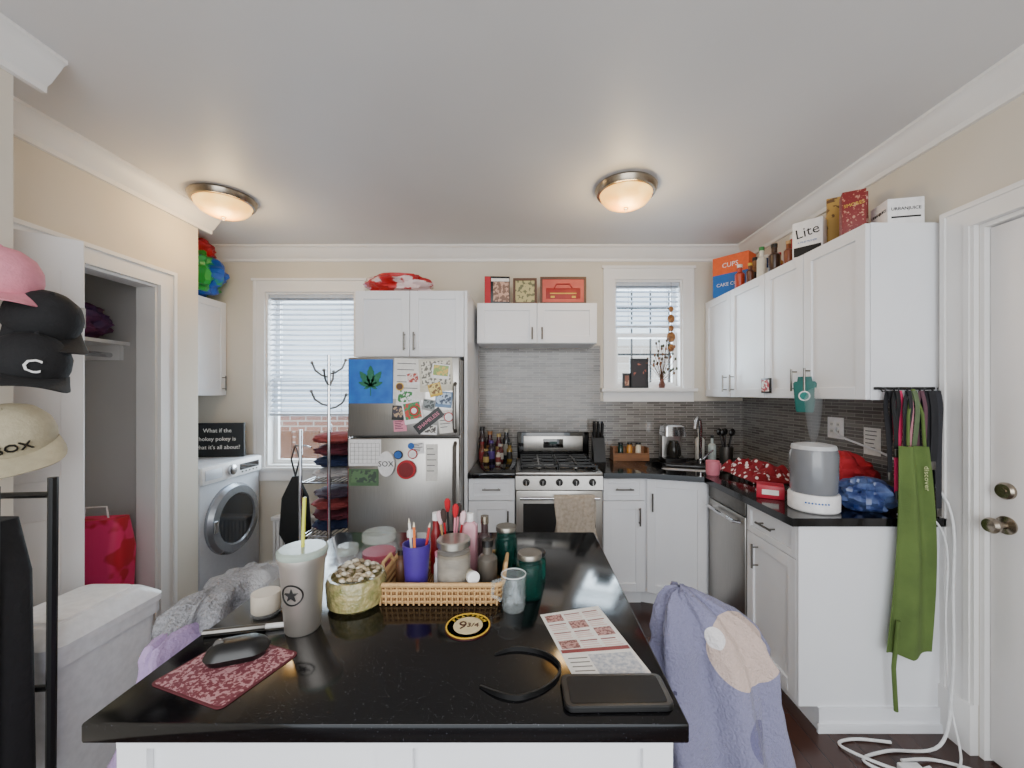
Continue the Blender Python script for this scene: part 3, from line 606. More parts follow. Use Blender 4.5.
def spl(pts,n=8):
    o=[]; P_=[Vector(p) for p in pts]; P_=[P_[0]]+P_+[P_[-1]]
    for i in range(1,len(P_)-2):
        for k in range(n):
            t=k/n; a,b,c,d=P_[i-1:i+3]; o.append(.5*((2*b)+(-a+c)*t+(2*a-5*b+4*c-d)*t*t+(-a+3*b-3*c+d)*t**3))
    o.append(P_[-2]); return o
g=G(); rings=[]; pv=spl([(x,y,0) for x,y in hp],5); NP=len(pv)
for i,p in enumerate(pv):
    t=(pv[min(i+1,NP-1)]-pv[max(i-1,0)]).normalized(); n=Vector((-t.y,t.x,0))*.0018; w=.0045*min(1,.4+min(i,NP-1-i)/8)
    rings.append([tuple(p+n),tuple(p+n+Vector((0,0,2*w))),tuple(p-n+Vector((0,0,2*w))),tuple(p-n)])
g.loft(rings,BLK); S(g,'headband','black plastic headband on the island','headband',(0,0,Z))
q=[(.036,.955),(.1815,.995),(.242,.744),(.092,.739)]
def QF(u,v,z): 
    a=Vector(q[3])*(1-u)+Vector(q[2])*u; b=Vector(q[0])*(1-u)+Vector(q[1])*u; p=a*(1-v)+b*v; return (p.x,p.y,z)
def qr(g,u0,u1,v0,v1,z,m): g.ext([QF(u0,v0,z),QF(u1,v0,z),QF(u1,v1,z),QF(u0,v1,z)],(0,0,.0004),m)
g=G(); qr(g,0,1,0,1,0,PAPER); REDT=mat('#8a3a38',.6); PNK=mat('#dcc0b8',.6)
for i in range(3):
    for j in range(4):
        u=.05+i*.31; v=.4+j*.145
        if (i+j)%3==0: qr(g,u,u+.27,v,v+.12,.0005,mat('#b88a82',.5,c2='#7a4a44',ns=160,th=.5))
        else:
            for k in range(4): qr(g,u,u+.27-.05*random.random(),v+k*.03,v+k*.03+.012,.0005,REDT if k==3 else PNK)
qr(g,.02,.98,.34,.385,.0005,REDT)
for k in range(5): qr(g,.06,.32,.04+k*.055,.05+k*.055,.0005,STEELD)
qr(g,.35,.95,.02,.3,.0005,mat('#9aa0ac',.5,c2='#d8d4d0',ns=120)); S(g,'flyer','glossy printed flyer with red and grey pictures','flyer',(0,0,Z))
e=T('tablet','black rounded tablet computer lying flat','tablet',(.158,.702,Z),1)
g=G(); g.rrl([(0,.09,.038,.012),(.002,.092,.04,.013),(.009,.092,.04,.013),(.011,.09,.038,.012)],BLK); P(g,'case',e); g=G(); g.rrl([(.011,.082,.032,.006),(.0116,.082,.032,.006)],BLKG); P(g,'screen',e)
# ---------- trash can
e=T('trash_can','white plastic trash can with flip lid','trash can',(-1.56,1.38,0))
g=G(); TW=mat('#dddee2',.4); g.rrl([(0,.115,.14,.03),(.02,.12,.145,.035),(.6,.138,.172,.035),(.602,.15,.185,.04),(.645,.15,.185,.04)],TW,n=6); P(g,'body',e)
g=G(); g.rrl([(.645,.156,.192,.045),(.668,.156,.192,.045),(.675,.15,.186,.045),(.705,.12,.155,.045),(.712,.105,.14,.04)],TW,n=8); l=P(g,'lid',e)
g=G(); g.rrl([(.711,.095,.13,.03),(.72,.093,.128,.03),(.724,.085,.12,.03)],WHT); P(g,'flap',l)
# ---------- chairs
def chair(loc,rz,label,w=.2,dp=.4,top=.84):
    e=T('dining_chair',label,'chair',loc,rz,group='chairs at the island'); D=WOODM
    g=G(); g.box(-w,w,.035,dp,.42,.455,D,.01); P(g,'seat',e)
    for x in (-w+.02,w-.02):
        for y in (.02,dp-.03): g=G(); g.box(x-.018,x+.018,y-.018,y+.018,0,.42,D,.004); P(g,'leg',e)
    g=G(); 
    for x in (-w+.02,w-.02): g.box(x-.018,x+.018,-.0,.03,.42,top,D,.004)
    for z in (.55,.67,top-.05): g.box(-w+.035,w-.035,.005,.025,z,z+.045,D,.004)
    P(g,'backrest',e)
chair((.455,.945,0),-12,'wooden dining chair covered by a lavender blanket',.115,.3,.82); chair((-.87,1.12,0),90,'wooden dining chair covered by a lilac throw',.17,.22,.8)
def hood(cx,cy,lv,m,name,label,fold=9,ph=0,ns=6,kind='blanket',rz=0,rough=0):
    g=G(); rings=[]; L2=[]
    for a,b in zip(lv,lv[1:]):
        for k in range(4): L2.append(tuple(a[j]+(b[j]-a[j])*k/4 for j in range(6)))
    L2.append(lv[-1])
    for z,hx,hy,amp,dx,dy in L2:
        r=[]
        for i in range(160):
            a=2*pi*i/160; c,s_=math.cos(a),math.sin(a); f=(abs(c)**2.6+abs(s_)**2.6)**(-1/2.6)
            k=amp*math.sin(fold*a+ph+z*5)+amp*.8*noise.noise(Vector((c*2,s_*2,z*ns)))+rough*noise.noise(Vector((c*5,s_*5,z*22)))
            r.append((dx+c*f*(hx+k),dy+s_*f*(hy+k),z+.012*noise.noise(Vector((c*3,s_*3,z*9)))))
        rings.append(r)
    g.loft(list(reversed(rings)),m); return S(g,name,label,kind,(cx,cy,0),rz)
def patchmat(c,pts,bump=.4):
    M=bpy.data.materials.new('fleece'); M.use_nodes=True; N=M.node_tree.nodes; L=M.node_tree.links; b=N['Principled BSDF']; b.inputs['Roughness'].default_value=.95
    b.inputs['Sheen Weight'].default_value=.15
    tc=N.new('ShaderNodeTexCoord'); nz=N.new('ShaderNodeTexNoise'); nz.inputs['Scale'].default_value=5; L.new(tc.outputs['Object'],nz.inputs['Vector'])
    prev=None
    for (p,r,cc) in pts:
        d=N.new('ShaderNodeVectorMath'); d.operation='DISTANCE'; L.new(tc.outputs['Object'],d.inputs[0]); d.inputs[1].default_value=p
        ad=N.new('ShaderNodeMath'); ad.operation='MULTIPLY_ADD'; L.new(nz.outputs['Fac'],ad.inputs[0]); ad.inputs[1].default_value=r*.5; L.new(d.outputs['Value'],ad.inputs[2])
        mr=N.new('ShaderNodeMath'); mr.operation='LESS_THAN'; L.new(ad.outputs[0],mr.inputs[0]); mr.inputs[1].default_value=r*1.25
        mx=N.new('ShaderNodeMix'); mx.data_type='RGBA'; L.new(mr.outputs[0],mx.inputs['Factor'])
        if prev: L.new(prev,mx.inputs['A'])
        else: mx.inputs['A'].default_value=H(c)
        mx.inputs['B'].default_value=H(cc); prev=mx.outputs['Result']
    L.new(prev,b.inputs['Base Color'])
    n2=N.new('ShaderNodeTexNoise'); n2.inputs['Scale'].default_value=160; bp=N.new('ShaderNodeBump'); bp.inputs['Strength'].default_value=bump; bp.inputs['Distance'].default_value=.008
    L.new(tc.outputs['Object'],n2.inputs['Vector']); L.new(n2.outputs['Fac'],bp.inputs['Height']); L.new(bp.outputs[0],b.inputs['Normal']); return M
FL=patchmat('#73728d',[((.06,-.06,.87),.085,'#b5a096'),((-.01,-.07,.89),.028,'#cfcacb'),((.1,-.05,.9),.022,'#d9d2cf'),((-.1,-.1,.76),.03,'#3f3d55'),((-.12,-.06,.68),.03,'#4a4860'),((.1,-.1,.7),.05,'#5a5878')],.8)
hood(.448,.955,[(.97,.004,.006,.0,-.075,.0),(.965,.03,.02,.002,-.07,0),(.945,.06,.035,.005,-.055,0),(.915,.09,.045,.008,-.035,0),(.87,.115,.055,.01,-.015,0),(.82,.128,.06,.014,-.003,0),(.72,.132,.07,.018,.0,-.005),(.6,.138,.085,.022,.005,-.01),(.48,.143,.1,.024,.01,-.015),(.3,.15,.12,.028,.012,-.02)],FL,'fleece_blanket','grey-lavender fleece blanket with cream patches over a chair',7,.5,rz=-12,rough=.01)
hood(-.87,1.12,[(.85,.01,.15,.0,0,0),(.845,.03,.19,.003,0,0),(.82,.04,.205,.005,0,0),(.75,.048,.21,.008,0,0),(.6,.09,.215,.012,-.03,0),(.35,.16,.225,.014,-.08,0)],mat('#a68fb6',.95,c2='#9a83ac',ns=10,bump=.4),'throw_blanket','lilac throw blanket draped over a chair',8,1,rough=.006)
KN=mat('#98989c',.95,c2='#7c7c80',ns=120,bump=1,bs=140)
hood(-.87,1.17,[(.895,.02,.08,.003,0,0),(.89,.05,.13,.008,0,0),(.865,.065,.17,.016,0,0),(.83,.07,.18,.018,0,0),(.78,.068,.175,.018,0,0),(.75,.06,.16,.012,0,0)],KN,'knit_scarf','grey ribbed knit scarf bunched on the chair back',7,2,10,'scarf',rough=.022)
# ---------- caps
def cap(loc,rot,m,bm,label='',txt=None,tm=None,ts=.06):
    e=T('baseball_cap',label,'cap',loc,rot=rot,group='caps hanging on the wall')
    g=G(); g.lathe([(.088,0),(.092,.02),(.09,.055),(.075,.09),(.045,.115),(.012,.125),(0,.126)],m,seg=28); g.ball((0,0,.126),.007,m,8)
    if txt: g.text(txt,TR(0,-.094,.045,rx=84),ts,tm or WHT,ext=.003)
    P(g,'crown',e)
    def br(u,v):
        a=(u-.5)*pi*.85; r0=.088; ex=.085*math.cos((u-.5)*pi*.95)**.6*v; x=math.sin(a)*(r0+ex*.25); y=-math.cos(a)*r0-ex; return (x,y,.003-.35*x*x/.09*v*1.2+.004*v)
    g=G(); g.sheet(br,20,6,bm,th=.004); P(g,'brim',e)
PKC=mat('#d98a9a',.8,bump=.2); BKC=mat('#131316',.85,bump=.2); CRC=mat('#b0a68c',.85,bump=.2)
cap((-1.665,1.27,1.78),(25,0,50),PKC,PKC,label='pink baseball cap hung on strap rack')
cap((-1.61,1.33,1.66),(35,0,70),BKC,BKC,label='plain black baseball cap on strap rack')
cap((-1.58,1.27,1.51),(20,8,55),BKC,BKC,label='black baseball cap with white emblem',txt='C',ts=.06)
cap((-1.61,1.27,1.29),(35,-15,45),CRC,CRC,label='cream baseball cap with dark lettering',txt='SOX',tm=BLK,ts=.038)
e=T('cap_rack','black hanging strap rack for caps','rack',(-1.735,1.24,1.2)); g=G(); g.box(0,.012,-.02,.02,0,.85,BLK,.002)
for z in (.1,.25,.4,.55,.7): g.tube([(.01,0,z),(.06,0,z-.01),(.09,0,z+.02)],.004,BLK)
P(g,'strap',e)
e=T('garment_rack','black metal rack hung with dark straps and bags','rack',(-1.475,1.02,0))
g=G()
for x,y in ((-.12,0),(.11,0),(-.1,.1),(.12,.12)): g.tube([(x,y,0),(x+.01,y,1.2)],.011,BLK)
for z in (.1,.6,1.15): g.tube([(-.12,0,z),(.12,0,z)],.009,BLK); g.tube([(-.1,.1,z),(.12,.12,z)],.009,BLK)
P(g,'frame',e)
g=G(); g.rrl([(.3,.08,.04,.03),(.35,.09,.05,.03),(.95,.085,.045,.03),(1.1,.06,.03,.02)],mat('#17171a',.8,bump=.4,bs=30),TR(0.03,.055,0)); g.text('RECKLESS',TR(.085,.001,.85,rx=90,rz=0)@Matrix.Rotation(-pi/2,4,'Z'),.04,PAPER); P(g,'bag',e,'black bag with white vertical lettering')
g=G()
for k,x in enumerate((.06,.09)): g.tube([(x,-.02,1.15),(x+.01,-.03,.8),(x-.005,-.025,.4)],.005,[BLK,STEELD,BLK][k])
P(g,'strap',e)
# closet stuff
g=G(); g.lump((.15,.16,.1),.2,mat('#4a2f5a',.6,c2='#7a3a5a',ns=10),seed=1); S(g,'duffel_bag','purple patterned bag on the closet shelf','bag',(-2.56,2.24,1.751))
g=G(); g.rrl([(0,.14,.08,.03),(.3,.15,.09,.04),(.48,.14,.05,.03)],mat('#e0306a',.5,c2='#c0182c',ns=4,th=.5)); g.tube([(-.06,0,.47),(-.05,0,.54),(.05,0,.54),(.06,0,.47)],.005,WHT); S(g,'tote_bag','bright pink and red tote bag in the closet','bag',(-2.36,2.2,.271),10)
g=G(); g.box(-.18,.18,-.13,.13,0,.27,mat('#a8845c',.8),.004); g.box(-.17,.17,-.02,.02,.2701,.271,mat('#c9b48a',.5)); S(g,'cardboard_box','brown cardboard box on the closet floor','box',(-2.36,2.18,0),0)
# ---------- things on top of cabinets
g=G(); g.lump((.22,.2,.1),.34,mat('#1050b0',.35,c2='#2a9a40',ns=4,th=.5),seed=4); g.lump((.17,.15,.1),.17,mat('#a81820',.5),seed=6,M=TR(0,0,.27))
S(g,'laundry_bag','blue, green and red bundled bag on wall cabinet','bag',(-2.56,3.03,2.181))
g=G(); g.lump((.21,.13,.1),.15,mat('#b8262a',.35,c2='#e2c9c9',ns=8,th=.55),seed=2,amp=.4); S(g,'plastic_bag','red and white plastic bag on the refrigerator cabinet','bag',(-.89,2.83,2.121))
def frame(name,label,cat,loc,w,h,fm,pm,deco=None,rz=0,t=.02):
    e=T(name,label,cat,loc,rz); g=G(); b=.018
    g.box(-w,-w+b,0,t,0,h,fm); g.box(w-b,w,0,t,0,h,fm); g.box(-w+b,w-b,0,t,0,b,fm); g.box(-w+b,w-b,0,t,h-b,h,fm); P(g,'frame',e)
    g=G(); g.box(-w+b,w-b,.006,t-.001,b,h-b,pm); 
    if deco: deco(g)
    P(g,'picture',e)
TP=2.111
e=T('game_box','black and red console game box','box',(-.21,3.02,TP),3); g=G(); g.box(-.095,.095,0,.06,0,.21,BLK,.002); g.box(-.094,-.05,-.001,0,.002,.208,RED); g.box(-.03,.09,-.001,0,.02,.17,mat('#7a5a4a',.4,c2='#c8a08a',ns=35,th=.5)); g.box(-.045,.09,-.0015,0,.172,.195,WHT); P(g,'carton',e)
frame('picture_frame','small framed floral picture on wall cabinet','picture frame',(0.0,3.03,TP),.09,.2,BRN,mat('#b9ae7a',.5,c2='#6a6a4a',ns=35,th=.5))
def bagd(g):
    r=mat('#8a1a16',.5,c2='#a82a24',ns=12); g.box(-.13,.13,.002,.008,.045,.125,r,.002); g.tube([(-.07,.003,.12),(-.05,.003,.155),(.05,.003,.155),(.07,.003,.12)],.005,r); g.box(-.1,.1,-.0005,.003,.08,.088,YEL)
    for x in (-.08,.08): g.box(x-.015,x+.015,-.0005,.003,.05,.065,YEL)
frame('picture_frame','wide framed picture of a red handbag','picture frame',(.29,3.03,TP),.175,.21,BRN,mat('#c8584a',.5,c2='#b8483e',ns=8),bagd)
UZ=2.181
def pbox(name,label,loc,w,d,h,m,rz,deco=None,cat='box'):
    e=G(); e.box(-w/2,w/2,-d/2,d/2,0,h,m,.002)
    if deco: deco(e,w,d,h)
    return S(e,name,label,cat,loc,rz)
pbox('product_carton','small white carton with black lettering',(1.7,1.83,UZ),.14,.12,.125,WHT,-12,lambda g,w,d,h:(g.text('URBANJUICE',FT(0,-d/2-.001,h*.62),.02,BLK),g.box(-w*.4,w*.4,-d/2-.001,-d/2,h*.3,h*.36,BLK),g.text('URBANJUICE',FT(-w/2-.001,0,h*.62,-90),.018,BLK)))
RB=mat('#7a1c1c',.5,c2='#b9816a',ns=90,th=.6)
pbox('snack_carton','dark red snack carton on wall cabinet',(1.58,1.93,UZ),.09,.08,.22,RB,-30,lambda g,w,d,h:g.text('SMORES',FT(0,-d/2-.001,h*.7,0,8),.022,YEL))
pbox('snack_carton','brown and pink snack carton on cabinet',(1.67,2.03,UZ),.09,.08,.26,mat('#7d2f2a',.5,c2='#d9a9a0',ns=70,th=.55),-20)
g=G(); g.rrl([(0,.05,.035,.01),(.2,.055,.04,.012),(.26,.05,.03,.01),(.3,.052,.01,.004),(.32,.052,.008,.003)],mat('#b8934a',.6,c2='#6a4a2a',ns=25,th=.58,bump=.4,bs=25)); S(g,'paper_sack','yellow and brown paper snack sack','bag',(1.7,2.17,UZ),-30)
pbox('beverage_carton','white beer carton with black lettering',(1.565,2.2,UZ),.14,.08,.2,WHT,-50,lambda g,w,d,h:(g.text('Lite',FT(0,-d/2-.001,h*.68,0,8),.075,BLK),g.text('A FINE PILSNER',FT(0,-d/2-.001,h*.42),.013,BLUE),g.box(-w*.45,w*.45,-d/2-.001,-d/2,.01,.06,BLK)))
cols=[('#7a3a1c','#c9a06a'),('#b3202a','#e9e6e0'),('#3a2418','#0c0c0d'),('#c98a3a','#b01222'),('#d9d4c6','#2f7d3a'),('#1c3a6a','#e9e6e0'),('#5a2a18','#d9b13a'),('#8a5a32','#0c0c0d'),('#b8402a','#e9e6e0')]
for k,(a,b) in enumerate(cols):
    y=2.33+k*.066; bottle('sauce_bottle','small condiment bottle on top of the wall cabinets',(1.535+.07*(k%2),y,UZ),.024+.004*(k%3),.14+.03*((k*2)%3),mat(a,.3),mat(b,.4),.5,.3,group='bottles on the wall cabinets',lab=mat(b,.6) if k%2 else None)
def cone(g,w,d,h):
    g.box(-w/2-.0006,w/2+.0006,-d/2-.0006,d/2+.0006,h*.55,h+.0006,ORG); g.text('CAKE CONE',FT(0,-d/2-.002,h*.28),.036,WHT); g.text('CUPS',FT(0,-d/2-.002,h*.76),.05,WHT)
pbox('cone_carton','orange and blue carton of cake cones',(1.6,3.06,UZ),.26,.14,.3,mat('#1466b8',.5),-50,cone)
# ---------- counter items
specs=[(-.34,3.18,.03,.26,'#2a1a1c','#0c0c0d'),(-.28,3.2,.028,.22,'#3a1420','#8a5a32'),(-.21,3.2,.026,.2,'#4a1f2c','#a9925a'),(-.15,3.2,.028,.24,'#20252a','#8d8a80'),(-.33,3.08,.024,.15,'#6a3a2a','#7a1a22'),(-.26,3.09,.026,.16,'#2c2430','#4b3479'),(-.19,3.1,.024,.13,'#5a2a2a','#a9a6a0'),(-.12,3.11,.022,.14,'#7a622a','#0c0c0d'),(-.29,2.98,.022,.11,'#30201c','#99824a'),(-.2,2.99,.02,.1,'#b0a89a','#6a2222')]
for x,y,r,h,a,b in specs: bottle('counter_bottle','dark bottle clustered on the short counter',(x,y,.91),r,h,mat(a,.2),mat(b,.4),.6,.25,group='bottles beside the stove',lab=mat(b,.6))
e=T('knife_block','black knife block with black-handled knives','knife block',(.575,3.12,.91)); g=G(); g.ext([(-.045,-.06,0),(-.045,.06,0),(-.045,.07,.22),(-.045,-.0,.18)],(.09,0,0),BLK); P(g,'body',e)
for k in range(6): g=G(); x=-.03+.03*(k%3); y=.02+.03*(k//3); g.rrl([(0,.008,.011,.004),(.11,.009,.012,.004)],BLKM,TR(x,y,.185+.012*(k//3),rx=12)); P(g,'knife_handle',e)
g=G(); g.box(-.14,.14,-.06,.06,0,.012,WOODM); g.box(-.14,.14,-.06,-.05,.012,.06,WOODM); g.box(-.14,.14,.05,.06,.012,.1,WOODM); g.box(-.14,-.13,-.05,.05,.012,.1,WOODM); g.box(.13,.14,-.05,.05,.012,.1,WOODM); S(g,'wooden_crate','small wooden crate against the backsplash','crate',(.83,3.18,.91))
for x,m_ in ((.76,GREENB),(.83,mat('#c98a3a',.3)),(.9,mat('#d9cfb8',.3))): bottle('spice_jar','small spice jar in wooden crate',(x,3.18,.923),.022,.12,m_,BLK,.8,.15,group='spice jars')
e=T('coffee_maker','small stainless steel coffee maker behind sink','coffee maker',(1.15,3.12,.91)); g=G(); g.rrl([(0,.085,.08,.02),(.03,.085,.08,.02)],BLK); g.rrl([(.03,.08,.03,.015),(.2,.08,.03,.015)],STEEL,TR(0,.045,0)); g.rrl([(.2,.085,.078,.02),(.27,.08,.07,.02),(.285,.06,.05,.02)],CHROME); P(g,'body',e)
g=G(); g.lathe([(.045,.032),(.055,.06),(.05,.12),(.035,.15),(.035,.16)],glass('#33302c',.5),c=(0,-.025,0),seg=24); P(g,'carafe',e,'dark glass carafe'); g=G(); g.tube([(.0,-.08,.14),(0,-.105,.12),(0,-.1,.07),(0,-.078,.06)],.006,BLK); P(g,'handle',e)
bottle('soap_dispenser','clear soap pump bottle by the sink',(1.45,3.1,.91),.03,.2,mat('#b9c4c0',.2),BLK,.35,.3); bottle('soap_dispenser','white dish soap bottle by the sink',(1.39,3.18,.91),.035,.24,mat('#e0ddd6',.3),WHT,.4,.25)
e=T('utensil_crock','grey crock of dark cooking utensils','crock',(1.54,3.06,.91)); g=G(); g.lathe([(.045,0),(.05,.12),(.045,.12),(.04,.01)],STEELD,seg=24); P(g,'body',e)
for k in range(5): a=k*1.25; g=G(); g.tube([(0,0,.02),(.045*math.cos(a),.045*math.sin(a),.21)],.005,BLK,6); g.ball((.05*math.cos(a),.05*math.sin(a),.23),(.02,.012,.028),BLK,10); P(g,'utensil',e)
e=T('mug','pink ceramic mug beside the sink','mug',(1.22,2.6,.91),20); g=G(); PK=mat('#e08595',.3); g.lathe([(.038,0),(.042,.01),(.042,.09),(.038,.09),(.036,.01)],PK,seg=28); P(g,'body',e); g=G(); g.tube([(.04,0,.07),(.065,0,.065),(.065,0,.03),(.04,0,.02)],.006,PK); P(g,'handle',e)
POL=mat('#f2e6e6',.9,c2='#85101d',ns=26,th=.3,kind='voronoi',bump=.2)
def crumple(u,v): 
    x=(u-.5)*.3; y=(v-.5)*.46; e_=max(0,1-(2*u-1)**4)*max(0,1-(2*v-1)**4); return (x+.02*noise.noise(Vector((u*4,v*4,1))),y+.02*noise.noise(Vector((u*4,v*4,5))),.012+e_*(.045+.08*abs(noise.noise(Vector((u*7,v*7,2))))))
g=G(); g.sheet(crumple,50,60,POL,th=.008); S(g,'quilted_cloth','red polka-dot quilted cloth crumpled on the counter','cloth',(1.47,2.54,.911),0)
pbox('small_carton','small red carton on the counter edge',(1.25,2.04,.911),.12,.1,.065,mat('#b31a34',.4),-30,lambda g,w,d,h:g.box(-w*.3,w*.3,-d/2-.001,-d/2,.02,.045,PAPER))
e=T('humidifier','white and grey tabletop humidifier','humidifier',(1.32,1.83,.911))
g=G(); g.lathe([(.095,0),(.1,.006),(.1,.07),(.096,.078)],WHT,seg=40)
for k in range(8): g.cyl((0,0,0),.004,.002,BLUE,M=TR(.1*math.sin(-.9+k*.12),-.1*math.cos(-.9+k*.12),.045,rx=90,rz=math.degrees(-.9+k*.12)),seg=8)
P(g,'base',e)
g=G(); g.lathe([(.088,.078),(.092,.09),(.095,.25),(.088,.275)],mat('#7d7f83',.2,c2='#686a6f',ns=3,coat=.4),seg=40); P(g,'water_tank',e,'smoky grey translucent tank')
g=G(); g.lathe([(.089,.275),(.085,.292),(.05,.3),(.02,.302),(.018,.297),(0,.297)],mat('#c2c3c5',.3),seg=40); P(g,'lid',e)
VM=bpy.data.materials.new('mist'); VM.use_nodes=True; nt=VM.node_tree; nt.nodes.remove(nt.nodes['Principled BSDF']); vs=nt.nodes.new('ShaderNodeVolumeScatter'); vs.inputs['Density'].default_value=9; vs.inputs['Color'].default_value=(.95,.97,1,1); nt.links.new(vs.outputs[0],nt.nodes['Material Output'].inputs['Volume'])
g=G(); g.lathe([(.008,0),(.018,.03),(.026,.08),(.032,.14),(.036,.2),(.02,.24),(.0,.25)],VM,seg=16); S(g,'mist_plume','faint white mist rising from the humidifier','mist',(1.32,1.83,1.214),kind='stuff')
g=G(); g.lump((.1,.09,.1),.14,mat('#182860',.3,c2='#5f73a0',ns=14),seed=5,amp=.4,fine=.2); S(g,'plastic_bag','crinkled blue plastic bag on the counter','bag',(1.54,1.81,.911))
g=G(); g.lump((.13,.14,.1),.22,mat('#a01420',.8,c2='#b8252e',ns=9),seed=7); S(g,'red_cloth','bunched red cloth on the counter','cloth',(1.62,2.06,.911))
g=G(); g.lump((.06,.05,.1),.07,mat('#d9d6d2',.5,c2='#a0a3a8',ns=20),seed=8,amp=.5); S(g,'plastic_wrapper','small white plastic wrapper on the counter','wrapper',(1.42,1.99,.911))
pbox('small_carton','dark small carton on the counter',(1.6,2.25,.911),.12,.08,.07,mat('#2a2a33',.4),-20)
def outlet(loc,w,label,rz=-90):
    g=G(); g.box(-w,w,-.006,0,-.06,.06,WHT,.002)
    for x in ([-.023,.023] if w>.04 else [0]):
        for z in (-.02,.02): g.box(x-.013,x+.013,-.008,-.005,z-.014,z+.014,PAPER,.001); g.box(x-.006,x-.003,-.009,-.007,z-.006,z+.006,BLK); g.box(x+.003,x+.006,-.009,-.007,z-.006,z+.006,BLK)
    S(g,'wall_outlet',label,'outlet',loc,rz)
outlet((1.789,2.3,1.24),.058,'white double wall outlet on tile'); 
g=G(); g.box(-.05,.05,-.002,0,-.07,.07,PAPER); lines(g,.05,.07,-.002); S(g,'wall_note','white paper notes taped to the tile','paper',(1.789,2.06,1.19),-90)
e=T('hanging_ornament','teal cup-shaped hanging ornament with white emblem','ornament',(1.455,2.08,1.34),-45)
g=G(); g.loft([rr(.035,.006,.005,0),rr(.04,.008,.006,.01),rr(.052,.008,.006,.15),rr(.044,.008,.006,.16)],mat('#14625c',.4)); g.rrl([(.16,.034,.007,.005),(.185,.03,.007,.005)],mat('#185c58',.4)); g.cyl((0,0,0),.026,.0015,WHT,M=TR(0,-.0085,.085,rx=90)); g.cyl((0,0,0),.02,.0025,TEAL,M=TR(0,-.0085,.085,rx=90)); P(g,'body',e)
g=G(); g.tube([(0,0,.185),(0,0,.21)],.002,BLK); P(g,'cord',e)
g=G(); g.box(-.045,.045,-.012,0,0,.09,BLK,.002); g.box(-.038,.038,-.013,-.012,.01,.08,mat('#b01222',.5,c2='#e9e6e0',ns=60,th=.5)); S(g,'photo_magnet','small red and white photo plaque on the cabinet','magnet',(1.478,2.44,1.44),-90)
# hooks & hanging
e=T('hook_rail','black hook rail on the cabinet end','hook rail',(1.64,1.73,1.46)); g=G(); g.box(-.13,.13,-.006,.004,-.006,.006,BLK,.002); P(g,'bar',e)
for k in range(5): g=G(); x=-.11+k*.055; g.tube([(x,-.005,0),(x,-.02,-.015),(x,-.032,-.012),(x,-.034,.004)],.003,BLK); P(g,'hook',e)
def lan(x,z1,c,w,label,y=1.70):
    g=G(); m=mat(c,.7)
    def L(u,v):
        s=v*2; zz=z1+(1.45-z1)*abs(s-1); xx=x+(-1+s)*.018*math.sin(min(1,(1.45-zz)/.1)*pi/2)
        return (xx+(u-.5)*w,y+.006*math.sin(v*7+x*30)-.004*s,zz)
    g.sheet(L,2,40,m,th=.0015); g.box(x-.01,x+.01,y-.012,y-.002,z1-.03,z1+.005,STEELD,.002)
    S(g,'lanyard',LB(label,' on black hook rail'),'lanyard',group='straps on the hook rail')
lan(1.545,1.1,'#15151a',.02,'black lanyard strap'); lan(1.575,1.02,'#c8285a',.022,'bright pink lanyard strap',1.695); lan(1.61,.98,'#b97a84',.014,'pale pink lanyard strap',1.69); lan(1.645,.9,'#1c1c20',.025,'black lanyard with white print',1.70); lan(1.68,1.0,'#3a3a44',.024,'dark grey strap',1.695); lan(1.715,.85,'#101014',.028,'wide black strap',1.70); lan(1.74,.95,'#26262c',.024,'thin black strap',1.69); lan(1.63,1.12,'#5a6a4a',.02,'olive strap',1.685); lan(1.66,1.1,'#5a3a45',.016,'mauve strap',1.68); lan(1.70,1.15,'#15151a',.03,'broad black strap',1.675); lan(1.56,1.2,'#101012',.018,'short black strap',1.685); lan(1.60,1.16,'#1a1a20',.016,'narrow black strap',1.68)
OL=mat('#5b7136',.85,c2='#50642f',ns=8,bump=.2)
def apr(u,v):
    z=.34+(1.22-.34)*v; w=.095-.045*v; x=1.595+.025*math.sin(v*3)+(u-.5)*2*w; return (x,1.655+.014*math.sin(u*9+v*2)-.01*v,z+.05*(1-v)*abs(u-.5))
g=G(); g.sheet(apr,24,40,OL,th=.004); g.text('discover',FT(1.645,1.637,1.09,0,-88),.03,mat('#b9bf8a',.6)); g.tube([(1.59,1.66,1.22),(1.6,1.67,1.35),(1.64,1.69,1.455)],.006,OL); g.tube([(1.66,1.66,1.2),(1.66,1.67,1.35),(1.64,1.69,1.455)],.006,OL); g.tube([(1.54,1.65,.5),(1.53,1.66,.3),(1.54,1.66,.12)],.008,OL)
S(g,'apron','olive green apron hanging from the hook rail','apron')
CW=mat('#e8e8e8',.5)
g=G(); g.tube(spl([(1.775,2.28,1.24),(1.74,2.2,1.2),(1.765,1.9,1.12),(1.755,1.66,.98),(1.755,1.64,.6),(1.73,1.62,.25),(1.66,1.6,.03),(1.45,1.6,.008),(1.32,1.56,.008),(1.4,1.5,.008),(1.55,1.53,.008)]),.0055,CW)
S(g,'extension_cord','long white extension cord trailing to the floor','cord')
g=G(); g.tube(spl([(1.45,1.54,.025),(1.6,1.56,.008),(1.72,1.5,.008),(1.6,1.46,.008),(1.4,1.5,.025),(1.28,1.62,.01),(1.36,1.655,.008),(1.5,1.64,.008)]),.0055,CW); g.box(1.42,1.5,1.5,1.53,0,.03,CW,.005); S(g,'power_cable','white power cable and plug on the floor','cord')
g=G(); g.tube(spl([(1.6,1.72,.918),(1.7,1.685,.925),(1.745,1.655,.8),(1.735,1.65,.5),(1.74,1.64,.2),(1.7,1.56,.03),(1.62,1.5,.02)]),.004,CW); S(g,'white_cord','white appliance cord hanging off the counter','cord')
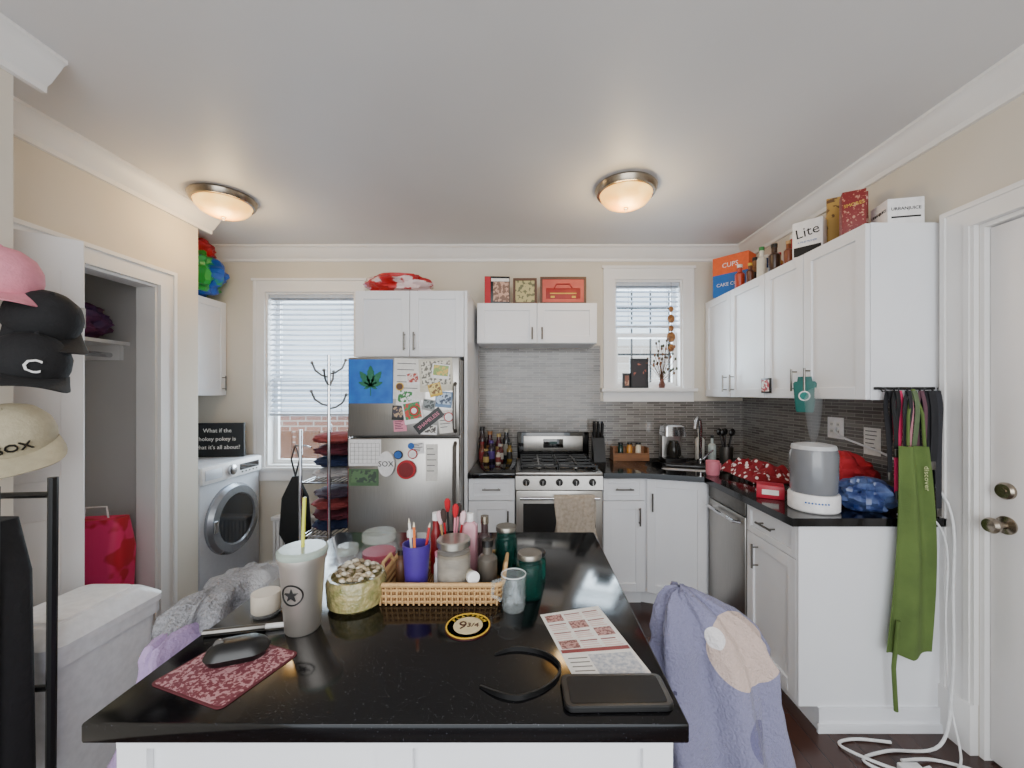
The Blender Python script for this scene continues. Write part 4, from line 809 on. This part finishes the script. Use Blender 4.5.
frame('picture_frame','small dark picture frame on the window sill','picture frame',(.83,3.255,1.481),.035,.12,BLK,mat('#8a5a4a',.5,c2='#d9a98a',ns=20,th=.5)); frame('picture_frame','black framed photo on the window sill','picture frame',(.93,3.255,1.481),.075,.24,BLK,mat('#2a2326',.5,c2='#a05a4a',ns=18,th=.6))
e=T('dried_flowers','dried flowers in a small vase on window sill','dried flowers',(1.12,3.275,1.481)); g=G(); g.lathe([(.022,0),(.03,.03),(.016,.06),(.02,.075)],mat('#6a4234',.5),seg=20); P(g,'vase',e)
g=G()
for k in range(40):
    a=random.random()*6.28; r_=.02+.11*random.random(); z=.12+.3*random.random(); X_,Y_=r_*math.cos(a),-abs(r_*math.sin(a))*.5; g.tube([(0,0,.06),(X_*.4,Y_*.4,z*.6),(X_,Y_,z)],.0018,BRN,5); g.ball((X_,Y_,z),(.009,.006,.013),mat(random.choice(['#4a3a26','#6a4a30','#8a5a3a','#3f4226']),.7),8)
P(g,'stems',e,kind='stuff')
e=T('sun_catcher','amber hanging sun catcher in the window','sun catcher',(1.2,3.285,2.05)); g=G(); g.tube([(0,0,.3),(0,0,-.3)],.0015,BRN,5)
P(g,'string',e)
for z,r_ in ((.0,.03),(-.08,.022),(.08,.02),(-.15,.035),(-.24,.028)): g=G(); g.ball((0,0,z),(r_,.006,r_*1.2),mat('#6a4218',.3,c2='#a87030'),14); P(g,'glass_piece',e)

# ---------- camera, light, world
cd=bpy.data.cameras.new('cam'); cam=bpy.data.objects.new('cam',cd); COL.objects.link(cam); cam.location=(0,0,1.44); cam.rotation_euler=(pi/2,0,0)
cd.sensor_width=36; cd.lens=14.06; cd.shift_x=-13/1024; cd.shift_y=9/1024; cd.clip_start=.02; SC.camera=cam
w=bpy.data.worlds.new('w'); SC.world=w; w.use_nodes=True; b=w.node_tree.nodes['Background']; b.inputs[0].default_value=(.84,.92,1,1); b.inputs[1].default_value=2.8
def area(loc,rot,sx,sy,en,col):
    l=bpy.data.lights.new('a','AREA'); l.shape='RECTANGLE'; l.size=sx; l.size_y=sy; l.energy=en; l.color=col; o=bpy.data.objects.new('window_and_fill_light',l); COL.objects.link(o); o.location=loc; o.rotation_euler=[math.radians(a) for a in rot]
area((.0,-1.3,1.7),(90,0,0),2.6,1.6,48,(1,.98,.95))  # added fill lamp at the open room end behind the camera, no window there
area((-1.77,3.6,1.6),(-90,0,0),.8,1.4,50,(.8,.91,1)); area((1.0,3.6,1.9),(-90,0,0),.55,.85,28,(.8,.91,1))
